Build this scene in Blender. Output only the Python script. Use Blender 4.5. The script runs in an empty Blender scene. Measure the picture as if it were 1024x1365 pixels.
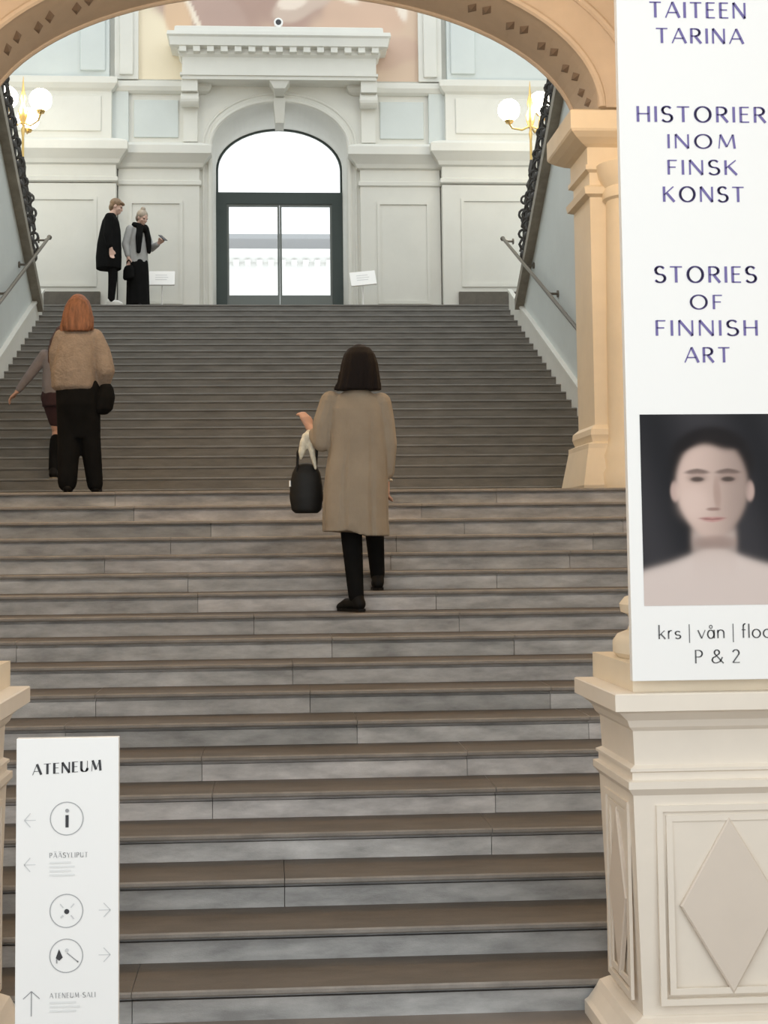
import bpy, bmesh, math, random
from mathutils import Vector, Matrix

# ------------------------------------------------------------------ camera, world, light
scn = bpy.context.scene
C = scn.collection
W_IMG, F_PX = 1024.0, 1863.0
YAW, PITCH, ROLL = 0.06, math.radians(4.0), 0.0105
EYE = Vector((0, 0, 1.7925))
cam_d = bpy.data.cameras.new('camera')
cam = bpy.data.objects.new('camera', cam_d)
C.objects.link(cam)
fwd = Vector((math.sin(YAW) * math.cos(PITCH), math.cos(YAW) * math.cos(PITCH), math.sin(PITCH)))
r0 = Vector((math.cos(YAW), -math.sin(YAW), 0))
u0 = r0.cross(fwd)
rv = r0 * math.cos(ROLL) - u0 * math.sin(ROLL)
uv = u0 * math.cos(ROLL) + r0 * math.sin(ROLL)
M = Matrix(((rv.x, uv.x, -fwd.x, EYE.x), (rv.y, uv.y, -fwd.y, EYE.y), (rv.z, uv.z, -fwd.z, EYE.z), (0, 0, 0, 1)))
cam.matrix_world = M
cam_d.sensor_fit = 'HORIZONTAL'
cam_d.sensor_width = 36.0
cam_d.lens = F_PX / W_IMG * 36.0
cam_d.shift_x = 0.0402
cam_d.shift_y = -0.0820
cam_d.clip_end = 300
scn.camera = cam

world = bpy.data.worlds.new('overcast_sky')
scn.world = world
world.use_nodes = True
bg = world.node_tree.nodes['Background']
bg.inputs[0].default_value = (0.93, 0.98, 1.0, 1)
bg.inputs[1].default_value = 1.0

vs = scn.view_settings
vs.view_transform = 'Standard'
vs.look = 'None'
vs.gamma = 1
vs.use_curve_mapping = False
vs.exposure = 0.72

LAMP_WARM = (1.0, 0.77, 0.53)
FILL_LAMP_W = 68.0
GLOBE_E = 10.0

# ------------------------------------------------------------------ helpers
R = random.Random(7)
PI = math.pi
MATS = {}


def mat(name, col, rough=0.6, vary=0.0, scale=6.0, bump=0.0, bscale=60.0, metal=0.0, emit=0.0, stretch=None, col2=None, spec=0.5):
    if name in MATS:
        return MATS[name]
    m = bpy.data.materials.new(name)
    m.use_nodes = True
    nt = m.node_tree
    p = nt.nodes['Principled BSDF']
    p.inputs['Base Color'].default_value = (*col, 1)
    p.inputs['Roughness'].default_value = rough
    p.inputs['Metallic'].default_value = metal
    p.inputs['Specular IOR Level'].default_value = spec
    if emit:
        p.inputs['Emission Color'].default_value = (*col, 1)
        p.inputs['Emission Strength'].default_value = emit
    if vary or bump:
        g = nt.nodes.new('ShaderNodeNewGeometry')
        vec = g.outputs['Position']
        if stretch:
            mp = nt.nodes.new('ShaderNodeMapping')
            mp.inputs['Scale'].default_value = stretch
            nt.links.new(vec, mp.inputs['Vector'])
            vec = mp.outputs['Vector']
    if vary:
        n = nt.nodes.new('ShaderNodeTexNoise')
        n.inputs['Scale'].default_value = scale
        n.inputs['Detail'].default_value = 5
        n.inputs['Roughness'].default_value = 0.62
        nt.links.new(vec, n.inputs['Vector'])
        cr = nt.nodes.new('ShaderNodeValToRGB')
        c2 = col2 or tuple(min(1, c * (1 + vary)) for c in col)
        c1 = tuple(c * (1 - vary) for c in col)
        cr.color_ramp.elements[0].position = 0.3
        cr.color_ramp.elements[1].position = 0.7
        cr.color_ramp.elements[0].color = (*c1, 1)
        cr.color_ramp.elements[1].color = (*c2, 1)
        nt.links.new(n.outputs['Fac'], cr.inputs['Fac'])
        nt.links.new(cr.outputs['Color'], p.inputs['Base Color'])
    if bump:
        b = nt.nodes.new('ShaderNodeTexNoise')
        b.inputs['Scale'].default_value = bscale
        b.inputs['Detail'].default_value = 3
        nt.links.new(vec, b.inputs['Vector'])
        bn = nt.nodes.new('ShaderNodeBump')
        bn.inputs['Strength'].default_value = bump
        bn.inputs['Distance'].default_value = 0.01
        nt.links.new(b.outputs['Fac'], bn.inputs['Height'])
        nt.links.new(bn.outputs['Normal'], p.inputs['Normal'])
    MATS[name] = m
    return m


def print_mat(name):
    """flat print: colour attribute on real flat surface"""
    m = bpy.data.materials.new(name)
    m.use_nodes = True
    nt = m.node_tree
    a = nt.nodes.new('ShaderNodeAttribute')
    a.attribute_name = 'ink'
    nt.links.new(a.outputs['Color'], nt.nodes['Principled BSDF'].inputs['Base Color'])
    nt.nodes['Principled BSDF'].inputs['Roughness'].default_value = 0.7
    nt.nodes['Principled BSDF'].inputs['Specular IOR Level'].default_value = 0.08
    return m


def glass_mat():
    m = bpy.data.materials.new('window_glass')
    m.use_nodes = True
    nt = m.node_tree
    out = nt.nodes['Material Output']
    t = nt.nodes.new('ShaderNodeBsdfTransparent')
    g = nt.nodes.new('ShaderNodeBsdfGlossy')
    g.inputs['Roughness'].default_value = 0.02
    mx = nt.nodes.new('ShaderNodeMixShader')
    mx.inputs[0].default_value = 0.07
    nt.links.new(t.outputs[0], mx.inputs[1])
    nt.links.new(g.outputs[0], mx.inputs[2])
    nt.links.new(mx.outputs[0], out.inputs['Surface'])
    return m


def tag(o, label=None, cat=None, group=None, kind=None):
    if label:
        o['label'] = label
    if cat:
        o['category'] = cat
    if group:
        o['group'] = group
    if kind:
        o['kind'] = kind
    return o


def link(name, me, m, parent=None, smooth=False):
    o = bpy.data.objects.new(name, me)
    C.objects.link(o)
    if m is not None:
        for x in (m if isinstance(m, (list, tuple)) else [m]):
            me.materials.append(x)
    if parent is not None:
        o.parent = parent
    if smooth:
        for p in me.polygons:
            p.use_smooth = True
    return o


def empty(name, loc=(0, 0, 0), rz=0.0):
    o = bpy.data.objects.new(name, None)
    C.objects.link(o)
    o.location = loc
    o.rotation_euler = (0, 0, rz)
    o.empty_display_size = 0.1
    return o


def copy_tree(o, parent=None):
    c = o.copy()
    C.objects.link(c)
    c.parent = parent
    for ch in list(o.children):
        copy_tree(ch, c)
    return c


class MB:
    def __init__(self):
        self.v, self.f = [], []

    def add(self, vs_, fs):
        b = len(self.v)
        self.v += [tuple(x) for x in vs_]
        self.f += [tuple(i + b for i in f) for f in fs]
        return self

    def box(self, x0, x1, y0, y1, z0, z1):
        v = [(x, y, z) for z in (z0, z1) for y in (y0, y1) for x in (x0, x1)]
        return self.add(v, [(0, 2, 3, 1), (4, 5, 7, 6), (0, 1, 5, 4), (2, 6, 7, 3), (0, 4, 6, 2), (1, 3, 7, 5)])

    def rings(self, rings, cap=True, closed=True):
        """connect rings (equal length lists of points)"""
        b = len(self.v)
        n = len(rings[0])
        for r in rings:
            self.v += [tuple(p) for p in r]
        for k in range(len(rings) - 1):
            for i in range(n if closed else n - 1):
                j = (i + 1) % n
                self.f.append((b + k * n + i, b + k * n + j, b + (k + 1) * n + j, b + (k + 1) * n + i))
        if cap:
            self.f.append(tuple(b + i for i in reversed(range(n))))
            self.f.append(tuple(b + (len(rings) - 1) * n + i for i in range(n)))
        return self

    def rectloft(self, lv):
        """lv: (z, x0, x1, y0, y1)"""
        return self.rings([[(a, c, z), (b, c, z), (b, d, z), (a, d, z)] for z, a, b, c, d in lv])

    def lathe(self, prof, cx=0, cy=0, seg=24, cap=True):
        return self.rings([[(cx + r * math.cos(2 * PI * i / seg), cy + r * math.sin(2 * PI * i / seg), z) for i in range(seg)] for r, z in prof], cap)

    def loft(self, rg, seg=24, fold=None):
        """rg: (cx, cy, z, rx, ry[, fold amplitude])"""
        out = []
        for q in rg:
            cx, cy, z, rx, ry = q[:5]
            am = q[5] if len(q) > 5 else 0
            ring = []
            for i in range(seg):
                a = 2 * PI * i / seg
                k = 1 + (am * fold(a, z) if (fold and am) else 0)
                ring.append((cx + rx * k * math.cos(a), cy + ry * k * math.sin(a), z + (q[6](a) if len(q) > 6 else 0)))
            out.append(ring)
        return self.rings(out)

    def ell(self, c, r, rot=None, seg=14, rg=9):
        c = Vector(c)
        rings = []
        for k in range(rg + 1):
            t = PI * k / rg
            s = max(math.sin(t), 0.02)
            ring = []
            for i in range(seg):
                a = 2 * PI * i / seg
                p = Vector((r[0] * s * math.cos(a), r[1] * s * math.sin(a), -r[2] * math.cos(t)))
                if rot is not None:
                    p = rot @ p
                ring.append(c + p)
            rings.append(ring)
        return self.rings(rings)

    def tube(self, pts, rad, seg=8, flat=1.0):
        """swept tube through pts; rad number or list"""
        pts = [Vector(p) for p in pts]
        n = len(pts)
        rd = rad if isinstance(rad, (list, tuple)) else [rad] * n
        rings = []
        up = Vector((0.13, 0.21, 1)).normalized()
        for i in range(n):
            d = (pts[min(i + 1, n - 1)] - pts[max(i - 1, 0)]).normalized()
            a = d.cross(up)
            if a.length < 1e-3:
                a = d.cross(Vector((1, 0, 0)))
            a.normalize()
            b = d.cross(a).normalized()
            rings.append([pts[i] + (a * math.cos(2 * PI * k / seg) + b * math.sin(2 * PI * k / seg) * flat) * rd[i] for k in range(seg)])
        return self.rings(rings)

    def chain(self, pts, rad, seg=12):
        """tube plus round joints: raw material for the remesher"""
        for i in range(len(pts) - 1):
            self.tube([pts[i], pts[i + 1]], [rad[i], rad[i + 1]], seg)
        for p, r in zip(pts, rad):
            self.ell(p, (r, r, r), seg=10, rg=6)
        return self

    def torus(self, c, ax1, ax2, r, t, seg=14, ts=6, a0=0.0, a1=2 * PI):
        c, ax1, ax2 = Vector(c), Vector(ax1).normalized(), Vector(ax2).normalized()
        full = abs(a1 - a0 - 2 * PI) < 1e-4
        pts = [c + (ax1 * math.cos(a0 + (a1 - a0) * i / seg) + ax2 * math.sin(a0 + (a1 - a0) * i / seg)) * r for i in range(seg + 1)]
        return self.tube(pts, t, ts)

    def mesh(self, name='mesh'):
        me = bpy.data.meshes.new(name)
        me.from_pydata(self.v, [], self.f)
        bm = bmesh.new()
        bm.from_mesh(me)
        bmesh.ops.recalc_face_normals(bm, faces=bm.faces)
        bm.to_mesh(me)
        bm.free()
        return me

    def build(self, name, m, parent=None, smooth=False, bevel=0.0):
        me = self.mesh(name)
        if bevel:
            bm = bmesh.new()
            bm.from_mesh(me)
            ed = [e for e in bm.edges if len(e.link_faces) == 2 and e.calc_face_angle(0) > 0.6]
            bmesh.ops.bevel(bm, geom=ed, offset=bevel, segments=2, affect='EDGES', profile=0.5)
            bm.to_mesh(me)
            bm.free()
        o = link(name, me, m, parent)
        if smooth:
            smooth_by_angle(me)
        return o

    def remesh(self, name, m, parent=None, voxel=0.01, smooth=4):
        tmp = bpy.data.objects.new('tmp_shape', self.mesh())
        C.objects.link(tmp)
        rm = tmp.modifiers.new('r', 'REMESH')
        rm.mode = 'VOXEL'
        rm.voxel_size = voxel
        if smooth:
            sm = tmp.modifiers.new('s', 'SMOOTH')
            sm.factor = 0.5
            sm.iterations = smooth
        dg = bpy.context.evaluated_depsgraph_get()
        me = bpy.data.meshes.new_from_object(tmp.evaluated_get(dg))
        me.materials.clear()
        old = tmp.data
        bpy.data.objects.remove(tmp)
        bpy.data.meshes.remove(old)
        return link(name, me, m, parent, True)


def smooth_by_angle(me, ang=0.7):
    for p in me.polygons:
        p.use_smooth = True
    bm = bmesh.new()
    bm.from_mesh(me)
    for e in bm.edges:
        e.smooth = not (len(e.link_faces) == 2 and e.calc_face_angle(0) > ang)
    bm.to_mesh(me)
    bm.free()


def box(name, x0, x1, y0, y1, z0, z1, m, parent=None, bevel=0.0):
    return MB().box(x0, x1, y0, y1, z0, z1).build(name, m, parent, bevel=bevel)


# ------------------------------------------------------------------ materials
PLASTER = mat('plaster_white', (0.73, 0.72, 0.665), 0.75, 0.03, 2.0)
PLASTER_BLUE = mat('plaster_pale_blue', (0.63, 0.67, 0.655), 0.7, 0.03, 2.0)
CREAM = mat('cream_stone_paint', (0.83, 0.72, 0.56), 0.55, 0.04, 3.0)
CREAM_LT = mat('cream_pedestal_paint', (0.80, 0.72, 0.62), 0.5, 0.04, 3.0)
TAUPE = mat('taupe_inlay_paint', (0.70, 0.61, 0.52), 0.5, 0.03, 3.0)
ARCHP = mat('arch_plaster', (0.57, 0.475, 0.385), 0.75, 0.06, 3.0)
ORN = mat('arch_ornament_brown', (0.26, 0.19, 0.14), 0.8)
RISER = mat('granite_riser', (0.27, 0.265, 0.26), 0.55, 0.34, 5.0, 0.25, 130.0, stretch=(0.8, 1, 3.0))
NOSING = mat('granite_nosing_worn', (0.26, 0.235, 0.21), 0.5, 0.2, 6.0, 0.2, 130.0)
TREAD = mat('granite_tread_shaded', (0.105, 0.087, 0.070), 0.5, 0.28, 4.0, 0.2, 130.0, stretch=(0.7, 2.0, 1.0))  # darker and browner than the front-lit risers: shade put into the stone colour
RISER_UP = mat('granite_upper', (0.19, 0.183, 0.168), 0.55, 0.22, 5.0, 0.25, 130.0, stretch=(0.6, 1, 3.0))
FLOORM = mat('hall_floor_stone', (0.22, 0.18, 0.15), 0.4, 0.15, 3.0)
DARKST = mat('dark_granite', (0.12, 0.105, 0.085), 0.5, 0.2, 8.0)
COPING = mat('bronze_coping', (0.27, 0.245, 0.20), 0.55, 0.2, 6.0)
IRON = mat('wrought_iron', (0.05, 0.045, 0.04), 0.5, 0.2, 20.0)
BRASS = mat('brass', (0.75, 0.52, 0.2), 0.35, metal=0.85)
STEEL = mat('handrail_metal', (0.16, 0.14, 0.115), 0.35, metal=0.6)
FRAME = mat('door_frame_green_grey', (0.055, 0.075, 0.072), 0.5)
FRAME_LT = mat('door_sash_grey', (0.20, 0.22, 0.21), 0.5)
GLASS = glass_mat()
WHITEP = mat('white_sign_board', (0.92, 0.91, 0.89), 0.5)
INK_DARK = mat('ink_dark', (0.045, 0.045, 0.05), 0.6)
INK_GREY = mat('ink_grey', (0.33, 0.33, 0.34), 0.6)
INK_FAINT = mat('ink_faint', (0.66, 0.66, 0.66), 0.6)
INK_PURPLE = mat('ink_purple', (0.17, 0.14, 0.36), 0.6)
INK_GRAY2 = mat('ink_charcoal', (0.12, 0.12, 0.125), 0.6)
GLOBE = mat('lit_globe', (1.0, 0.93, 0.78), 0.4, emit=GLOBE_E)
EXTWALL = mat('outside_wall', (0.85, 0.85, 0.83), 0.8, 0.02, 1.0)
EXTROOF = mat('outside_roof_metal', (0.30, 0.31, 0.32), 0.5)

CX = 0.145          # centre line of the stair hall
CW = 0.20           # centre line of the end wall
XL, XR = -3.6, 3.9  # lower hall sides
Z1 = 2.25           # half landing
Z2 = 5.425          # upper landing
T1, R1 = 0.34, 0.125
T2, R2 = 0.29, 0.127
Y2 = 13.81          # foot of upper flight
YTOP = Y2 + 24 * T2
YW = 22.4           # end wall

# ------------------------------------------------------------------ room shell
tag(box('floor', XL, XR, -6, 5.47, -0.2, 0, FLOORM), kind='structure', label='brown stone floor at the foot of the stairs')
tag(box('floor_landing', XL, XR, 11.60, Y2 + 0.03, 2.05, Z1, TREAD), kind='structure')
tag(box('floor_upper', -5.2, 5.6, YTOP + 0.33, 24.2, Z2 - 0.25, Z2, DARKST), kind='structure')
tag(box('ceiling', XL - .3, XR + .3, 2.5, 11.75, 7.4, 7.6, CREAM), kind='structure')
tag(box('wall_left', XL - .3, XL, 2.5, 12.0, -0.2, 7.4, CREAM), kind='structure')
tag(box('wall_right', XR, XR + .3, 2.5, 12.0, -0.2, 7.4, CREAM), kind='structure')

# arch wall
A_A, A_B, A_Z = 2.76, 1.364, 5.58
ya0, ya1 = 11.75, 12.70
mb = MB()
NA = 48
arc = []
for i in range(NA + 1):
    t = PI - PI * i / NA
    arc.append((CX + A_A * math.cos(t), A_Z + A_B * math.sin(t)))
outline = [(XL - .3, A_Z)] + arc + [(XR + .3, A_Z)]
top = 9.6
fr = []
for (x, z) in outline:
    fr.append([(x, ya0, z), (x, ya0, top), (x, ya1, top), (x, ya1, z)])
mb.rings(fr, cap=True)
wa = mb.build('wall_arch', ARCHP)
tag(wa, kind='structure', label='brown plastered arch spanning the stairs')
# archivolt bead near the front edge, ribs on the soffit
for off, yy, rr in ((0.0, ya0, 0.035), (0.0, ya1 - 0.03, 0.028)):
    b = MB()
    b.tube([(x, yy, z) for x, z in arc], rr, 8)
    b.build('archivolt', ARCHP, wa, True)
b = MB()
o2 = [(CX + (A_A + .34) * math.cos(PI - PI * i / NA), A_Z + (A_B + .34) * math.sin(PI - PI * i / NA)) for i in range(NA + 1)]
b.tube([(x, ya0 - 0.01, z) for x, z in o2], 0.035, 8)
b.build('archivolt', ARCHP, wa, True)
# paired leaf ornaments on the soffit
orn_me = MB().add([(.02, -.13, 0), (.045, .02, 0), (-.02, .13, 0), (-.045, -.02, 0), (0, 0, -.025)], [(0, 1, 4), (1, 2, 4), (2, 3, 4), (3, 0, 4), (3, 2, 1, 0)]).mesh('ornament')
orn_me.materials.append(ORN)
for i in range(1, 18):
    t = PI * i / 18
    nx, nz = math.cos(t) / A_A, math.sin(t) / A_B
    l = math.hypot(nx, nz)
    ang = math.atan2(nx / l, nz / l)
    for s in (-0.065, 0.065):
        tx, tz = math.cos(ang), -math.sin(ang)
        o = bpy.data.objects.new('ornament', orn_me)
        C.objects.link(o)
        o.parent = wa
        o.location = (CX + A_A * math.cos(t) + tx * s - nx / l * 0.003, 12.22 - s * 0.6, A_Z + A_B * math.sin(t) + tz * s - nz / l * 0.003)
        o.rotation_euler = (0, ang, 0)

# wall blocks beneath the arch, outside the columns
for nm, a, c in (('wall_pier_left', XL - .3, 2 * (CX - .11) - 3.3), ('wall_pier_right', 3.3, XR + .3)):
    tag(box(nm, a, c, 12.0, 12.7, 0, A_Z, CREAM), kind='structure')

# engaged columns carrying the arch
def arch_column(side):
    # built for the right side, mirrored for the left
    fx = (lambda x: x) if side > 0 else (lambda x: 2 * (CX - .11) - x)
    root = empty('column', (fx(3.1), 12.3, Z1))
    tag(root, 'cream column pier with moulded base and stepped capital under the arch', 'column', 'columns under the arch')
    x1 = 3.28

    def ringset(lv):
        m_ = MB()
        out = []
        for z, ov in lv:
            a, b_ = fx(2.83 - ov), fx(x1)
            out.append((z - Z1, min(a, b_) - fx(3.1), max(a, b_) - fx(3.1), 11.97 - ov - 12.3, 12.0 - 12.3 + (0.62 + ov)))
        return m_.rectloft(out)
    ringset([(2.25, .13), (2.30, .14), (2.62, .08), (2.66, .08), (2.68, .03), (2.74, .05), (2.79, .045), (2.83, .0)]).build('base', CREAM, root)
    ringset([(2.83, 0), (4.84, 0)]).build('shaft', CREAM, root)
    ringset([(4.84, 0), (4.86, .05), (4.92, .06), (4.95, .0), (5.06, .0), (5.08, .04), (5.12, .04)]).build('capital', CREAM, root)
    ringset([(5.12, .02), (5.28, .02), (5.30, .07), (5.34, .14), (5.38, .19), (5.40, .2), (5.56, .2), (5.58, .16)]).build('entablature', CREAM, root)
    # half round shaft in front of the pier
    m_ = MB()
    prof = [(.30, 2.25), (.30, 2.40), (.27, 2.45), (.28, 2.55), (.25, 2.62), (.225, 2.70), (.22, 3.6), (.20, 4.78), (.23, 4.80), (.23, 4.86), (.21, 4.90), (.26, 5.0), (.28, 5.1)]
    m_.lathe([(r, z - Z1) for r, z in prof], fx(3.16) - fx(3.1), 11.90 - 12.3, 28)
    m_.build('half_column', CREAM, root, True)
    return root
arch_column(1)
arch_column(-1)

# ------------------------------------------------------------------ stairs
def step_profile(D, zt, t, r, o=0.03, th=0.024, g=0.018):
    return [(D, zt - .006), (D + .006, zt), (D + t + o, zt), (D + t + o, zt - r), (D + o, zt - r), (D + o, zt - th - g),
            (D + o + .02, zt - th - g), (D + o + .02, zt - th), (D + .004, zt - th), (D, zt - th + .006)]


def step_mesh(x0, x1, D, zt, t, r, mats, g=0.018, o=0.03):
    pr = step_profile(D, zt, t, r, o=o, g=g)
    m_ = MB().rings([[(x, y, z) for y, z in pr] for x in (x0, x1)])
    me = m_.mesh('step')
    for m in mats:
        me.materials.append(m)
    for p in me.polygons:
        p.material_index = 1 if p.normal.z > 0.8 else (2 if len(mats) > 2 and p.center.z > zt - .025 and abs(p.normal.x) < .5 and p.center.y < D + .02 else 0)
    return me

lower = empty('staircase', (CX, 5.44, 0))
tag(lower, 'lower flight of wide worn grey stone steps rising to the landing', 'staircase')
tones = []
for k in range(5):
    f = (0.80, 0.9, 1.0, 1.1, 1.25)[k]
    w = (1.0, 1.0, 0.985, 0.99, 0.97)[k]
    tones.append(mat('granite_riser_%d' % k, (0.46 * f, 0.45 * f * w, 0.435 * f * w), 0.5, 0.36, 3.6, 0.25, 130.0, stretch=(0.9, 1, 3.2)))
for n in range(0, 18):
    D, zt = (33 - n) * T1, Z1 - n * R1
    st = empty('step', (0, 0, 0))
    st.parent = lower
    st.matrix_parent_inverse = Matrix.Translation(-lower.location)
    cuts = [XL + 0.01]
    x = XL + R.uniform(0.7, 1.9)
    while x < XR - 0.6:
        cuts.append(x)
        x += R.uniform(1.1, 2.3)
    cuts.append(XR - 0.01)
    for a, b in zip(cuts[:-1], cuts[1:]):
        tt = T1 - 0.001
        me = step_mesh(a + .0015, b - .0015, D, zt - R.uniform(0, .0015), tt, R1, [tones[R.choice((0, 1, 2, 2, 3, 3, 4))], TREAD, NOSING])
        link('stone_block', me, None, st)

core = MB().rings([[(x, y, z) for y, z in ((5.50, -.1), (11.58, -.1), (11.58, 2.10), (5.50, -.03))] for x in (XL + .02, XR - .02)]).build('stair_core', RISER, lower)
core.matrix_parent_inverse = Matrix.Translation(-lower.location)

upper = empty('staircase', (CX, Y2, Z1))
tag(upper, 'upper flight of dark grey stone steps between pale blue side walls', 'staircase')
for k in range(25):
    D, zt = Y2 + k * T2, Z1 + (k + 1) * R2
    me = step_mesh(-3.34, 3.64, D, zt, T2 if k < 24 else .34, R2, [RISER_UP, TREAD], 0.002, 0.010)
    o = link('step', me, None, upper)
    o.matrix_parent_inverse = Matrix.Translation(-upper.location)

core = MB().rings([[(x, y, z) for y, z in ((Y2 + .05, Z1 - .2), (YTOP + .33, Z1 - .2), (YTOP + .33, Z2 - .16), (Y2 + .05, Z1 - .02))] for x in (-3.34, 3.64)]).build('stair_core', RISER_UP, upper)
core.matrix_parent_inverse = Matrix.Translation(-upper.location)

# ------------------------------------------------------------------ side walls of the upper flight

for side, xin, xout in (('left', -3.35, -3.70), ('right', 3.65, 4.0)):
    s = 1 if xin > 0 else -1
    D0, z0, sl0 = (19.6, 5.30, .71) if s > 0 else (20.0, 5.34, .65)
    beam_z = lambda D: z0 + sl0 * (D0 - D)
    pr = [(12.7, Z1), (20.62, Z1), (20.62, 5.5), (20.5, 5.36), (D0, z0), (14.2, beam_z(14.2)), (12.7, beam_z(14.2))]
    m_ = MB().rings([[(x, y, z) for y, z in pr] for x in (xin, xout)])
    w = m_.build('wall_stair_' + side, PLASTER_BLUE)
    tag(w, kind='structure')
    # sloping skirt along the steps
    sl = R2 / T2
    zz = lambda D, h: Z1 + R2 + (D - Y2) * sl + h
    pr = [(Y2 - .3, zz(Y2 - .3, -.1)), (20.6, zz(20.6, -.1)), (20.6, zz(20.6, .24)), (Y2 - .3, zz(Y2 - .3, .24))]
    m_ = MB().rings([[(x, y, z) for y, z in pr] for x in (xin - s * .045, xin)])
    tag(m_.build('baseboard_' + side, PLASTER), kind='structure')
    pr = [(Y2 - .3, zz(Y2 - .3, .24)), (20.6, zz(20.6, .24)), (20.6, zz(20.6, .28)), (Y2 - .3, zz(Y2 - .3, .28))]
    m_ = MB().rings([[(x, y, z) for y, z in pr] for x in (xin - s * .065, xin)])
    m_.build('baseboard_cap', PLASTER, bpy.data.objects['baseboard_' + side])
    # bronze coping + wrought iron balustrade of the returning flight
    bal = empty('balustrade', (xin, D0, z0))
    tag(bal, 'dark iron balustrade on sloping coping ' + ('behind the two visitors up on the landing' if s < 0 else 'above the cream arch column'), 'balustrade', 'stair balustrades')
    inv = Matrix.Translation(-bal.location)
    pr = [(D0 + .1, z0 - .14), (14.2, beam_z(14.2) - .10), (14.2, beam_z(14.2) + .07), (D0, z0 + .07), (D0 + .1, z0 + .02)]
    m_ = MB().rings([[(x, y, z) for y, z in pr] for x in (xin - s * .12, xout + s * .05)])
    m_.build('coping', COPING, bal).matrix_parent_inverse = inv
    xr = xin - s * .02
    m_ = MB()
    m_.tube([(xr, D0 - .1, beam_z(D0 - .1) + .95), (xr, 14.2, beam_z(14.2) + .95)], .03, 8)
    m_.build('top_rail', IRON, bal).matrix_parent_inverse = inv
    for i in range(19):
        D = D0 - .15 - i * .29
        z = beam_z(D)
        m_ = MB()
        m_.tube([(xr, D, z), (xr, D, z + .2), (xr, D, z + .45), (xr, D, z + .95)], [.018, .03, .018, .014], 6)
        m_.torus((xr, D - .14, z + .33), (0, 1, 0), (0, 0, 1), .10, .018, 12, 5)
        m_.torus((xr, D - .14, z + .62), (0, 1, 0), (0, 0, 1), .075, .016, 10, 5)
        m_.torus((xr, D - .14, z + .62), (1, 0, 0), (0, 0, 1), .085, .02, 8, 5)
        m_.ell((xr, D, z + .50), (.06, .04, .07), seg=8, rg=5)
        m_.torus((xr, D, z + .80), (1, 0, 0), (0, 0, 1), .065, .02, 10, 5)
        m_.build('baluster', IRON, bal, True).matrix_parent_inverse = inv
    # wall handrail
    rail = empty('handrail', (xin, 20.4, Z2 + .9))
    tag(rail, 'thin dark metal handrail on the stair wall ' + ('behind the ginger haired visitor' if s < 0 else 'beside the cream arch column'), 'handrail', 'stair handrails')
    inv = Matrix.Translation(-rail.location)
    xh = xin - s * .15
    pz = lambda D: 6.33 - (20.35 - D) * 0.437
    m_ = MB()
    m_.tube([(xh, 20.42, pz(20.42)), (xh, 13.6, pz(13.6))], .024, 8)
    m_.ell((xh, 20.44, pz(20.42)), (.038, .038, .038), seg=10, rg=6)
    m_.build('rail', STEEL, rail, True).matrix_parent_inverse = inv
    for i in range(5):
        D = 20.35 - i * 1.55
        m_ = MB()
        m_.tube([(xh, D, pz(D)), (xh + s * .05, D, pz(D) - .03), (xin, D, pz(D) - .03)], .016, 6)
        m_.tube([(xin - s * .02, D, pz(D) - .03), (xin, D, pz(D) - .03)], .045, 10)
        m_.build('bracket', STEEL, rail, True).matrix_parent_inverse = inv

tag(box('wall_upper_left', -5.5, -5.2, 12.7, 24.2, Z2, 12.0, PLASTER_BLUE), kind='structure')
tag(box('wall_upper_right', 5.6, 5.9, 12.7, 24.2, Z2, 12.0, PLASTER_BLUE), kind='structure')

# ------------------------------------------------------------------ end wall with the arched doorway
HA, HB, HZ = 1.09, 0.72, 8.32      # arched recess: half width, rise, springing height
arcw = [(CW + HA * math.cos(PI - PI * i / 32), HZ + HB * math.sin(PI - PI * i / 32)) for i in range(33)]
WTOP = 12.0
YB = 24.0
mb = MB()
mb.rings([[(x, YW, z), (x, YW, WTOP), (x, YB, WTOP), (x, YB, z)] for x, z in arcw])
mb.box(-5.2, CW - HA, YW, YB, Z2, WTOP)
mb.box(CW + HA, 5.6, YW, YB, Z2, WTOP)
wb = mb.build('wall_end', PLASTER)
tag(wb, kind='structure', label='white classical end wall with pilasters, cornices and arched doorway')
# archivolt round the recess
b = MB()
pts = [(CW - HA - .04, YW, Z2)] + [(CW + (HA + .04) * math.cos(PI - PI * i / 32), YW, HZ + (HB + .04) * math.sin(PI - PI * i / 32)) for i in range(33)] + [(CW + HA + .04, YW, Z2)]
b.tube(pts, .045, 8)
b.build('arch_moulding', PLASTER, wb, True)
b = MB()
pts = [(CW - HA - .15, YW, Z2)] + [(CW + (HA + .15) * math.cos(PI - PI * i / 32), YW, HZ + (HB + .15) * math.sin(PI - PI * i / 32)) for i in range(33)] + [(CW + HA + .15, YW, Z2)]
b.tube(pts, .022, 8)
b.build('arch_moulding', PLASTER, wb, True)

def mx(s, a, b_):
    """mirror an x interval given as offsets from the centre line of the end wall"""
    return (CW + a, CW + b_) if s > 0 else (CW - b_, CW - a)

def cornice(name, s, a, b_, front, levels, m=PLASTER):
    """levels: (z, overhang)"""
    out = []
    for z, ov in levels:
        x0, x1 = mx(s, a - ov, b_ + ov)
        out.append((z, x0, x1, front - ov, YW + .02))
    return MB().rectloft(out).build(name, m, wb)

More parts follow.
